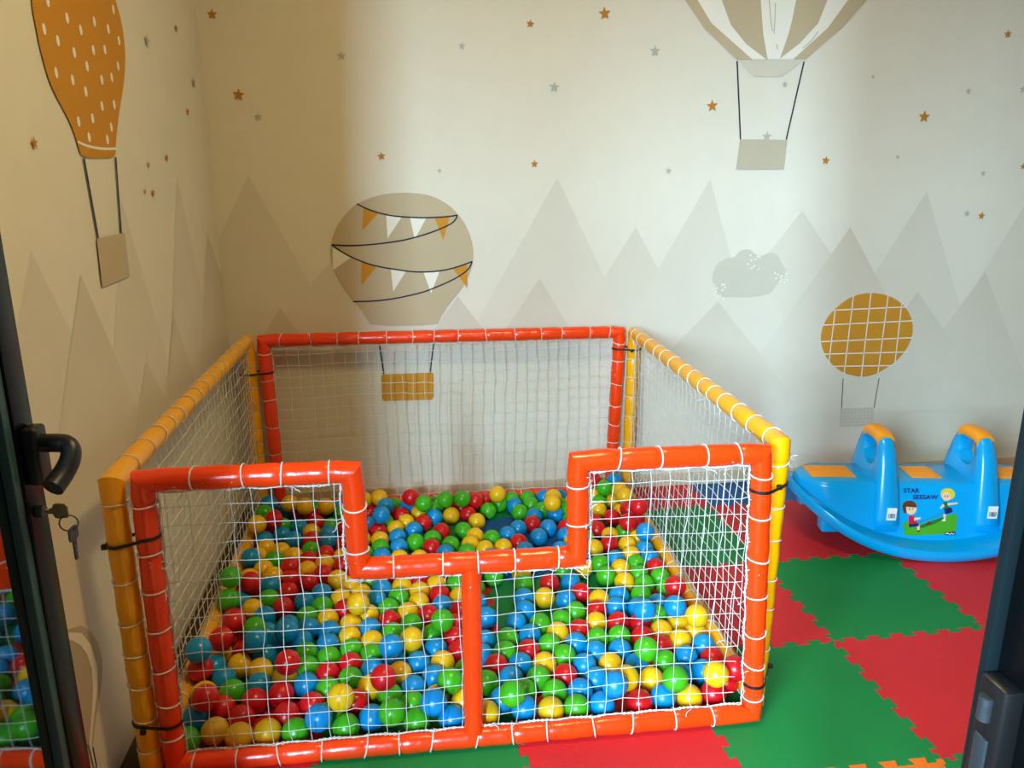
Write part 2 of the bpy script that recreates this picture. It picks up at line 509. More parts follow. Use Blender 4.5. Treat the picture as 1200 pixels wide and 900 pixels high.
# striped balloon
bal = flat_print('balloon_print', [STRIPED_BALLOON], back_pt(12), M_PWHITE, wall_back)
for s in STRIPES:
    flat_print('stripe', [[a, b, d, c] for (a, b), (c, d) in zip(s, s[1:])], back_pt(14), M_BEIGE, bal)
for l in STRIPED_LINES:
    flat_print('brush_line', ribbon(smooth_line(l), 0.0035), back_pt(15), M_TAUPE, bal)
flat_print('balloon_neck', [STRIPED_NECK], back_pt(13), M_NECK, bal)
for l in STRIPED_ROPES:
    flat_print('rope_print', ribbon(l, 0.006), back_pt(15), M_INK, bal)
flat_print('basket_print', [STRIPED_BASKET], back_pt(17), M_TAUPE, bal)
# gridded balloon
bal = flat_print('balloon_print', [smooth_poly(GRID_BALLOON, 1)], back_pt(12), M_OCHRE, wall_back)
for l in GRID_LINES:
    flat_print('grid_line', ribbon(l, 0.0045), back_pt(14), M_PWHITE, bal)
for l in GRID_ROPES:
    flat_print('rope_print', ribbon(l, 0.0035), back_pt(14), M_INK, bal)
bk = flat_print('basket_print', [GRID_BASKET], back_pt(13), M_NECK, bal)
g = GRID_BASKET
dots = []
for i in range(10):
    for j in range(6):
        u, v = (i + 0.5 + 0.25 * (j % 2)) / 10.4, (j + 0.5) / 6
        a = [(1 - v) * ((1 - u) * g[0][k] + u * g[1][k]) + v * ((1 - u) * g[3][k] + u * g[2][k]) for k in (0, 1)]
        s = 0.0038
        dots.append([(a[0] - s, a[1]), (a[0], a[1] - s), (a[0] + s, a[1]), (a[0], a[1] + s)])
flat_print('basket_weave_print', dots, back_pt(14.5), M_TAUPE, bal)
cl = flat_print('cloud_print', [smooth_poly(CLOUD, 2)], back_pt(12), M_CLOUD, wall_back)
cx = [q[0] for q in CLOUD]
cz = [q[1] for q in CLOUD]
rr = random.Random(4)
for i in range(3):
    u, v = ((0.55, 0.72), (0.93, 0.45), (0.1, 0.12))[i]
    x0 = min(cx) + u * (max(cx) - min(cx))
    z0 = min(cz) + v * (max(cz) - min(cz))
    curls = [star_poly(x0 + rr.uniform(-0.03, 0.03), z0 + rr.uniform(-0.035, 0.035), 0.006) for _ in range(14)]
    flat_print('cloud_curls', curls, back_pt(14), M_PWHITE, cl)
# drop balloon on the side wall
bal = flat_print('balloon_print', [smooth_poly(DROP_BALLOON, 1)], side_pt(9), M_OCHRE, wall_left)
for i, (y, z) in enumerate(DASHES):
    pts = [(y + 0.009 * math.sin(a), z + 0.012 * math.cos(a)) for a in [k * math.pi / 4 for k in range(8)]]
    flat_print('dash_print', [pts], side_pt(11), M_PWHITE, bal)
flat_print('band_print', ribbon(smooth_line(DROP_BAND), 0.006), side_pt(11), M_PWHITE, bal)
for l in DROP_ROPES:
    flat_print('rope_print', ribbon(l, 0.009), side_pt(10), M_INK, bal)
flat_print('basket_print', [DROP_BASKET], side_pt(13), M_BEIGE, bal)
# low balloon print near the door
bal = flat_print('balloon_print', [ARCH_OUTER], side_pt(9), M_TAUPE, wall_left)
flat_print('stripe', [ARCH_WHITE], side_pt(11), M_PWHITE, bal)
flat_print('rope_print', ribbon(ARCH_ROPE, 0.006), side_pt(12), M_INK, bal)

# ------------------------------------------------------------------ foam tiles
TX, TY, TH, TS = 1.8147, 0.3108, 0.0111, 0.5


def foam(name, col):
    mat = bpy.data.materials.new(name)
    n, l, b = nt(mat)
    b.inputs['Roughness'].default_value = 0.62
    b.inputs['Specular IOR Level'].default_value = 0.35
    geo = n.new('ShaderNodeNewGeometry')
    no = n.new('ShaderNodeTexNoise')
    no.inputs['Scale'].default_value = 5
    no.inputs['Detail'].default_value = 8
    l.new(geo.outputs['Position'], no.inputs['Vector'])
    hs = n.new('ShaderNodeHueSaturation')
    hs.inputs['Color'].default_value = col
    mr = n.new('ShaderNodeMapRange')
    mr.inputs['To Min'].default_value = 0.85
    mr.inputs['To Max'].default_value = 1.15
    l.new(no.outputs['Fac'], mr.inputs['Value'])
    l.new(mr.outputs[0], hs.inputs['Value'])
    l.new(hs.outputs[0], b.inputs['Base Color'])
    wv = n.new('ShaderNodeTexWave')
    wv.bands_direction = 'DIAGONAL'
    wv.inputs['Scale'].default_value = 75
    wv.inputs['Distortion'].default_value = 2.0
    wv.inputs['Detail'].default_value = 1
    nz = n.new('ShaderNodeTexNoise')
    nz.inputs['Scale'].default_value = 260
    ad = n.new('ShaderNodeMath')
    l.new(geo.outputs['Position'], wv.inputs['Vector'])
    l.new(geo.outputs['Position'], nz.inputs['Vector'])
    l.new(wv.outputs['Fac'], ad.inputs[0])
    l.new(nz.outputs['Fac'], ad.inputs[1])
    bp = n.new('ShaderNodeBump')
    bp.inputs['Strength'].default_value = 0.18
    bp.inputs['Distance'].default_value = 0.0015
    l.new(ad.outputs[0], bp.inputs['Height'])
    l.new(bp.outputs[0], b.inputs['Normal'])
    return mat


FOAM = {'red': foam('foam_red', srgb(200, 34, 40)), 'green': foam('foam_green', srgb(12, 122, 56)),
        'blue': foam('foam_blue', srgb(24, 84, 150)), 'orange': foam('foam_orange', srgb(235, 110, 24))}


def tooth_line():
    """jigsaw edge of one tile side in units of the side: (along, across)"""
    pts = []
    nT = 6
    a = 0.019
    lo, hi = 0.035, 0.965
    p_ = (hi - lo) / nT
    for k in range(nT):
        s = lo + k * p_
        pts += [(s + 0.24 * p_, -a), (s + 0.16 * p_, a), (s + 0.74 * p_, a), (s + 0.66 * p_, -a)]
    return [(0.0, 0.0), (lo, 0.0), (lo, -a)] + pts + [(hi, -a), (hi, 0.0), (1.0, 0.0)]


TEETH = tooth_line()


def tile_outline(i, j):
    def h(jj):
        return [(i + s, jj + t) for s, t in TEETH]

    def v(ii):
        return [(ii + t, j + s) for s, t in TEETH]
    b, t = h(j), h(j + 1)
    l_, r_ = v(i), v(i + 1)
    return b[:-1] + r_[:-1] + list(reversed(t))[:-1] + list(reversed(l_))[:-1]


def tile_world(a, b):
    c, s = math.cos(TH), math.sin(TH)
    return (TX + c * a * TS - s * b * TS, TY + s * a * TS + c * b * TS)


OVER = {(-2, 1): 'blue', (0, 2): 'blue', (-1, -2): 'orange', (2, 1): 'blue'}
for i in range(-4, 5):
    for j in range(-4, 3):
        col = OVER.get((i, j), 'green' if (i + j) % 2 == 0 else 'red')
        pl = [Vector(tile_world(a, b)) for a, b in tile_outline(i, j)]
        nP = len(pl)
        inn = []
        for k in range(nP):
            d0 = (pl[k] - pl[k - 1]).normalized()
            d1 = (pl[(k + 1) % nP] - pl[k]).normalized()
            n0, n1 = Vector((-d0.y, d0.x)), Vector((-d1.y, d1.x))
            mv = (n0 + n1)
            mv = mv.normalized() if mv.length > 1e-4 else n0
            inn.append(pl[k] + mv * 0.0013)
        bm = bmesh.new()
        A = [bm.verts.new((q.x, q.y, -0.012)) for q in pl]
        B = [bm.verts.new((q.x, q.y, -0.0014)) for q in pl]
        D = [bm.verts.new((q.x, q.y, 0.0)) for q in inn]
        for k in range(nP):
            k2 = (k + 1) % nP
            bm.faces.new((A[k], A[k2], B[k2], B[k]))
            bm.faces.new((B[k], B[k2], D[k2], D[k]))
        bm.faces.new(D).normal_update()
        for co, no_ in (((0, YB - 0.013, 0), (0, 1, 0)), ((-0.082, 0, 0), (-1, 0, 0)), ((XR - 0.001, 0, 0), (1, 0, 0))):
            bmesh.ops.bisect_plane(bm, geom=bm.verts[:] + bm.edges[:] + bm.faces[:], plane_co=co, plane_no=no_, clear_outer=True)
        if len(bm.faces) == 0:
            bm.free()
            continue
        bmesh.ops.triangulate(bm, faces=[f for f in bm.faces if len(f.verts) > 4])
        o = obj('foam_tile', bm, FOAM[col], floor)
        if col in ('blue', 'orange'):
            o['label'] = col + ' foam tile'

# ------------------------------------------------------------------ ball pit panels
M_RED = material('vinyl_orange_red', srgb(244, 62, 8), 0.26, bump=0.22, scale=26, var=0.05, stretch=(1, 1, 1), coat=0.15)
M_YEL = material('vinyl_yellow', srgb(244, 170, 0), 0.30, bump=0.20, scale=26, var=0.05, coat=0.1)
M_CORD = material('white_cord', srgb(222, 218, 206), 0.8, bump=0.25, scale=700)
M_NET = material('white_net', srgb(216, 214, 206), 0.8)
M_TIE = material('black_nylon', srgb(16, 16, 18), 0.45, bump=0.1, scale=200)
TR = 0.0255


def tube(p0, p1, n0, n1, laces, seg=18, rad=TR, rnd=None):
    """padded tube from p0 to p1 with ends cut on the planes n0, n1, pinched where the cord is laced"""
    p0, p1 = Vector(p0), Vector(p1)
    d = (p1 - p0)
    L = d.length
    d.normalize()
    u, v = frame_of(d)
    bm = bmesh.new()
    ss = [0.0]
    st = [rad * 1.15 + 0.002]
    s = rad * 1.2
    marks = sorted([x for x in laces if rad * 1.3 < x < L - rad * 1.3])
    cuts = {0.0, L}
    for x in marks:
        for q in (-0.012, -0.005, 0, 0.005, 0.012):
            cuts.add(round(x + q, 5))
    x = rad * 1.25
    while x < L - rad * 1.25:
        if all(abs(x - q) > 0.014 for q in marks):
            cuts.add(round(x, 5))
        x += 0.02
    ss = sorted(c for c in cuts if c in (0.0, L) or (rad * 1.2 < c < L - rad * 1.2))
    rings = []
    ph = (rnd or random).uniform(0, 6)
    for s in ss:
        r = rad
        for x in marks:
            r -= 0.0026 * math.exp(-((s - x) / 0.007) ** 2)
        r += 0.0006 * math.sin(s * 47 + ph) + 0.0004 * math.sin(s * 113 + 2 * ph)
        ring_ = []
        for k in range(seg):
            a = 2 * math.pi * k / seg
            off = u * math.cos(a) * r + v * math.sin(a) * r
            t = s
            if s == 0.0 and n0 is not None:
                t = -off.dot(n0) / d.dot(n0)
            elif s == L and n1 is not None:
                t = L - off.dot(n1) / d.dot(n1)
            q = p0 + d * t + off
            if (s == 0.0 and t < 0 and n0 is not None) or (s == L and t > L and n1 is not None):
                e_ = p0 if s == 0.0 else p1      # rounded outside of the padded corner
                vec = q - e_
                if vec.length > 1.1 * rad:
                    q = e_ + vec * (1.1 * rad / vec.length)
            ring_.append(bm.verts.new(q))
        rings.append(ring_)
    for A, B in zip(rings, rings[1:]):
        for k in range(seg):
            bm.faces.new((A[k], A[(k + 1) % seg], B[(k + 1) % seg], B[k]))
    bm.faces.new(list(reversed(rings[0])))
    bm.faces.new(rings[-1])
    return bm


def panel(name, label, mat, outline, names, to3, regions, inner_sign, extra=None, pitch=0.0448, lace_step=0.098, sag=0.004, cord_r=0.0020, net_r=0.00095, seed=1):
    """a netted frame: outline = closed list of 2-D corners of the tube centre line, counter-clockwise, to3 maps (u, v, w) to the room"""
    rd = random.Random(seed)
    root = thing(name, label, 'play panel')
    P = [Vector(q) for q in outline]
    N = len(P)
    edgec = bmesh.new()
    edge_pts = []
    for i in range(N):
        a, b = P[i], P[(i + 1) % N]
        pa, pb = P[i - 1], P[(i + 2) % N]
        d = (b - a).normalized()
        L = (b - a).length
        A3, B3 = to3(a.x, a.y, 0), to3(b.x, b.y, 0)

        def miter(e, q, f):
            m1 = (to3(q.x, q.y, 0) - to3(e.x, e.y, 0)).normalized()
            m2 = (to3(f.x, f.y, 0) - to3(q.x, q.y, 0)).normalized()
            return (m1 + m2).normalized()
        marks = []
        s = 0.05 + rd.uniform(-0.008, 0.008)
        while s < L - 0.035:
            marks.append(s)
            s += lace_step * rd.uniform(0.8, 1.2)
        bm = tube(A3, B3, miter(pa, a, b), miter(a, b, pb), marks, rnd=rd)
        tb = obj(names[i], bm, mat, root, 50)
        ax = (B3 - A3).normalized()
        for s in marks:
            c = A3 + ax * s
            lp = bmesh.new()
            ring(lp, c, ax, TR + 0.0006, cord_r, 18, 5, rd.uniform(0, 6), (rd.uniform(-0.25, 0.25), 0, 0))
            obj('lacing_loop', lp, M_CORD, tb, 180)
    # cord that fixes the net along the inside of the tubes
    inner = []
    for i in range(N):
        a, b, c = P[i - 1], P[i], P[(i + 1) % N]
        d0, d1 = (b - a).normalized(), (c - b).normalized()
        n0, n1 = Vector((-d0.y, d0.x)), Vector((-d1.y, d1.x))
        k = (TR + 0.002) / max(0.25, (1 + n0.dot(n1)) / 2) ** 0.5
        mv = (n0 + n1).normalized()
        inner.append(b + mv * ((TR + 0.003) * 1.0 / max(0.4, mv.dot(n0))))
    for strand in range(2):
        pts = []
        for i in range(N):
            a, b = inner[i], inner[(i + 1) % N]
            L = (b - a).length
            n_ = max(3, int(L / 0.011))
            d = (b - a).normalized()
            nn = Vector((-d.y, d.x))
            for k in range(n_):
                q = a + (b - a) * (k / n_)
                s = k / n_ * L
                sc = 0.004 * abs(math.sin(s / lace_step * math.pi + i))
                ang = s * 260 + strand * math.pi
                q = q + nn * (sc - 0.002 + 0.0022 * math.sin(ang) + rd.uniform(-0.001, 0.001))
                pts.append(to3(q.x, q.y, 0.0022 * math.cos(ang)))
        sweep(edgec, pts, cord_r * 0.8, 5, closed=True)
    # loose cord ends
    for k in range(int(N * 5)):
        i = rd.randrange(N)
        a, b = inner[i], inner[(i + 1) % N]
        q = a.lerp(b, rd.random())
        pts = [q]
        ang = rd.uniform(0, 6.28)
        for _ in range(6):
            ang += rd.uniform(-0.9, 0.9)
            q = q + Vector((math.cos(ang), math.sin(ang))) * 0.005
            pts.append(q)
        sweep(edgec, [to3(q.x, q.y, inner_sign * (0.004 + 0.0035 * n_)) for n_, q in enumerate(pts)], 0.0011, 4)
    obj('edge_cord', edgec, M_CORD, root, 180)
    # net
    nb = bmesh.new()
    jit = {}

    def node(u, v):
        key = (round(u, 4), round(v, 4))
        if key not in jit:
            jit[key] = (rd.uniform(-0.0035, 0.0035) + sag * math.sin(u * 5.1 + v * 7.3 + seed), rd.uniform(-0.003, 0.003) + sag * 1.3 * math.sin(u * 6.7 + 1.1 + seed * 2), rd.uniform(-0.002, 0.002) + 0.006 * math.sin(u * 3.1 + v * 4 + seed))
        j = jit[key]
        return to3(u + j[0], v + j[1], j[2])

    def edge_node(u, v):
        return to3(u, v, 0)
    for (u0, u1, v0, v1) in regions:
        us = [pitch * k for k in range(-2, 80) if u0 + 0.006 < pitch * k < u1 - 0.006]
        vs = [pitch * k for k in range(-2, 80) if v0 + 0.006 < pitch * k < v1 - 0.006]
        for u in us:
            pts = [edge_node(u, v0)] + [node(u, v) for v in vs] + [edge_node(u, v1)]
            sweep(nb, pts, net_r, 4, cap=False)
        for v in vs:
            pts = [edge_node(u0, v)] + [node(u, v) for u in us] + [edge_node(u1, v)]
            sweep(nb, pts, net_r, 4, cap=False)
    obj('net', nb, M_NET, root, 180)
    if extra:
        extra(root, rd)
    return root


# front panel (corner positions of the centre line, u = along the room, v = up)
FB = [(-0.005, TR), (1.420, TR), (1.386, 0.735), (0.948, 0.738), (0.953, 0.499), (0.446, 0.501), (0.444, 0.738), (0.004, 0.740)]
FN = ['bottom_tube', 'side_tube', 'top_tube', 'notch_tube', 'sill_tube', 'notch_tube', 'top_tube', 'side_tube']


def strut(root, rd):
    bm = tube((0.701, 0, TR * 0.9), (0.701, 0, 0.50), None, None, [], rad=0.0235)
    obj('strut_tube', bm, M_RED, root, 50)


e = TR + 0.002
front = panel('net_panel', 'orange-red front net panel with a stepped cut-out and a short middle strut', M_RED, FB, FN,
              lambda u, v, w_: Vector((u, w_, v)),
              [(0.0 + e, 0.445 - e, TR + e, 0.738 - e), (0.445 - e, 0.951 + e, TR + e, 0.499 - e), (0.951 + e, 1.392 - e, TR + e, 0.736 - e)],
              -1, strut, seed=3)
DB = 1.47
BB = [(0.018, TR), (1.412, TR), (1.431, 0.728), (0.001, 0.732)]
back = panel('net_panel', 'orange-red back net panel standing against the balloon wall', M_RED, BB,
             ['bottom_tube', 'side_tube', 'top_tube', 'side_tube'], lambda u, v, w_: Vector((u, DB + w_, v)),
             [(0.012 + e, 1.42 - e, TR + e, 0.73 - e)], -1, seed=5, cord_r=0.0016, net_r=0.0012)
# yellow side panels: u runs along the depth of the pit
SBL = [(0.0, TR), (1.47, TR), (1.47, 0.735), (0.0, 0.738)]
left = panel('net_panel', 'yellow side net panel beside the wall with the drop balloon', M_YEL, SBL,
             ['bottom_tube', 'side_tube', 'top_tube', 'side_tube'], lambda u, v, w_: Vector((-0.0575 - w_, u, v)),
             [(e, 1.47 - e, TR + e, 0.735 - e)], -1, seed=7, cord_r=0.0016, net_r=0.0013)
SBR = [(0.05, TR), (1.44, TR), (1.44, 0.728), (0.05, 0.740)]
right = panel('net_panel', 'yellow side net panel facing the blue seesaw', M_YEL, SBR,
              ['bottom_tube', 'side_tube', 'top_tube', 'side_tube'],
              lambda u, v, w_: Vector((1.452 - 0.006 * (1 - v / 0.73) + 0.023 * u + w_, u, v)),
              [(0.05 + e, 1.44 - e, TR + e, 0.73 - e)], -1, seed=9, cord_r=0.0016, net_r=0.0012)


def tie(c1, c2, z1, z2, label, headpos):
    """nylon strap pulled round two posts, with its lock head and cut tail"""
    a, b = Vector((c1[0], c1[1])), Vector((c2[0], c2[1]))
    d = (b - a).normalized()
    th = math.atan2(d.y, d.x)
    R_ = TR + 0.0022
    pts = []
    for k in range(9):
        an = th + math.pi / 2 + math.pi * k / 8
        pts.append(Vector((a.x + R_ * math.cos(an), a.y + R_ * math.sin(an), z1)))
    for k in range(9):
        an = th - math.pi / 2 + math.pi * k / 8
        pts.append(Vector((b.x + R_ * math.cos(an), b.y + R_ * math.sin(an), z2)))
    bm = bmesh.new()
    N = len(pts)
    rings = []
    c0 = sum(pts, Vector()) / N
    for i in range(N):
        t = (pts[(i + 1) % N] - pts[i - 1]).normalized()
        o_ = Vector((t.y, -t.x, 0)).normalized()
        if (pts[i] - c0).dot(o_) < 0:
            o_ = -o_
        q = pts[i]
        rings.append([bm.verts.new(q + o_ * s * 0.0012 + Vector((0, 0, z * 0.0036))) for s, z in ((-1, -1), (1, -1), (1, 1), (-1, 1))])
    for i in range(N):
        A, B = rings[i], rings[(i + 1) % N]
        for k in range(4):
            bm.faces.new((A[k], A[(k + 1) % 4], B[(k + 1) % 4], B[k]))
    root = thing('cable_tie', label, 'cable tie', group='black cable ties on the ball pit')
    obj('strap', bm, M_TIE, root)
    h = Vector(headpos)
    obj('lock_head', new_box(h.x - 0.006, h.x + 0.006, h.y - 0.005, h.y + 0.005, h.z - 0.006, h.z + 0.006, 0.0015), M_TIE, root, 40)
    return root


tie((-0.0575, 0.0), (0.001, 0.0), 0.598, 0.612, 'upper black cable tie binding the yellow and red posts nearest the door', (-0.085, -0.014, 0.597))
tie((-0.0575, 0.0), (-0.003, 0.0), 0.150, 0.140, 'lower black cable tie binding the yellow and red posts nearest the door', (-0.055, -0.03, 0.140))
tie((-0.0575, 1.47), (0.005, 1.47), 0.600, 0.605, 'black cable tie at the back corner beside the drop balloon wall', (-0.085, 1.455, 0.60))
tie((1.486, 1.44), (1.428, 1.47), 0.662, 0.660, 'black cable tie at the back corner on the seesaw side', (1.47, 1.412, 0.66))
tie((1.452, 0.05), (1.391, 0.0), 0.640, 0.645, 'upper black cable tie joining the front corner posts nearest the seesaw', (1.448, 0.02, 0.638))
tie((1.449, 0.05), (1.416, 0.0), 0.130, 0.115, 'lower black cable tie joining the front corner posts nearest the seesaw', (1.476, 0.036, 0.132))

# frayed white cord end tied behind the yellow corner post
bm = bmesh.new()
rr = random.Random(11)
for k in range(46):
    d = Vector((rr.uniform(-0.3, 1.0), rr.uniform(-0.6, 0.6), rr.uniform(-0.9, 1.0))).normalized()
    q = Vector((1.478, 0.075, 0.690))
    pts = [q]
    for s in range(4):
        d = (d + Vector((rr.uniform(-0.4, 0.4), rr.uniform(-0.4, 0.4), rr.uniform(-0.5, 0.3)))).normalized()
        q = q + d * rr.uniform(0.006, 0.011)
        pts.append(q)
    sweep(bm, pts, 0.0009, 4)
tag(obj('cord_tassel', bm, M_CORD, None, 180), 'frayed white cord tassel behind the yellow corner post', 'tassel')

# ------------------------------------------------------------------ balls
BR = 0.0341
BALL_COL = {'R': ('red', srgb(208, 18, 26)), 'G': ('green', srgb(66, 176, 26)), 'B': ('blue', srgb(0, 140, 206)), 'Y': ('yellow', srgb(240, 188, 18))}
M_BALL = {}
for k_, (nm, c) in BALL_COL.items():
    M_BALL[k_] = material('ball_plastic_' + nm, c, 0.30, bump=0.04, scale=60, var=0.05, spec=0.5)


def ball_mesh(k_):
    """blow-moulded play ball: two shells, a fine seam round the middle and small moulding dimples at the poles"""
    prof = []
    n = 18
    for i in range(n + 1):
        a = -math.pi / 2 + math.pi * i / n
        r = BR
        if i == n // 2:
            r = BR * 1.006
        if i in (0, n):
            r = BR * 0.972
        if i in (1, n - 1):
            r = BR * 0.995
        prof.append((max(0.0, r * math.cos(a)) if i not in (0, n) else 0.0, r * math.sin(a)))
    bm = lathe(bmesh.new(), prof, 28)
    bmesh.ops.recalc_face_normals(bm, faces=bm.faces)
    me = bpy.data.meshes.new(BALL_COL[k_][0] + '_ball')
    bm.to_mesh(me)
    bm.free()
    me.materials.append(M_BALL[k_])
    for f in me.polygons:
        f.use_smooth = True
    return me


def ball_zone(x, y):
    if y < 0.30:
        return 'by front net, door side' if x < 0.70 else 'by front net, seesaw side'
    if y < 0.72:
        return 'mid-pit, door side' if x < 0.70 else 'mid-pit, seesaw side'
    if x < 0.45:
        return 'far in pit, door side'
    if x < 0.98:
        return 'far in pit, centre'
    return 'far in pit, seesaw side'


NUM = ['no', 'one', 'two', 'three', 'four', 'five', 'six', 'seven', 'eight']


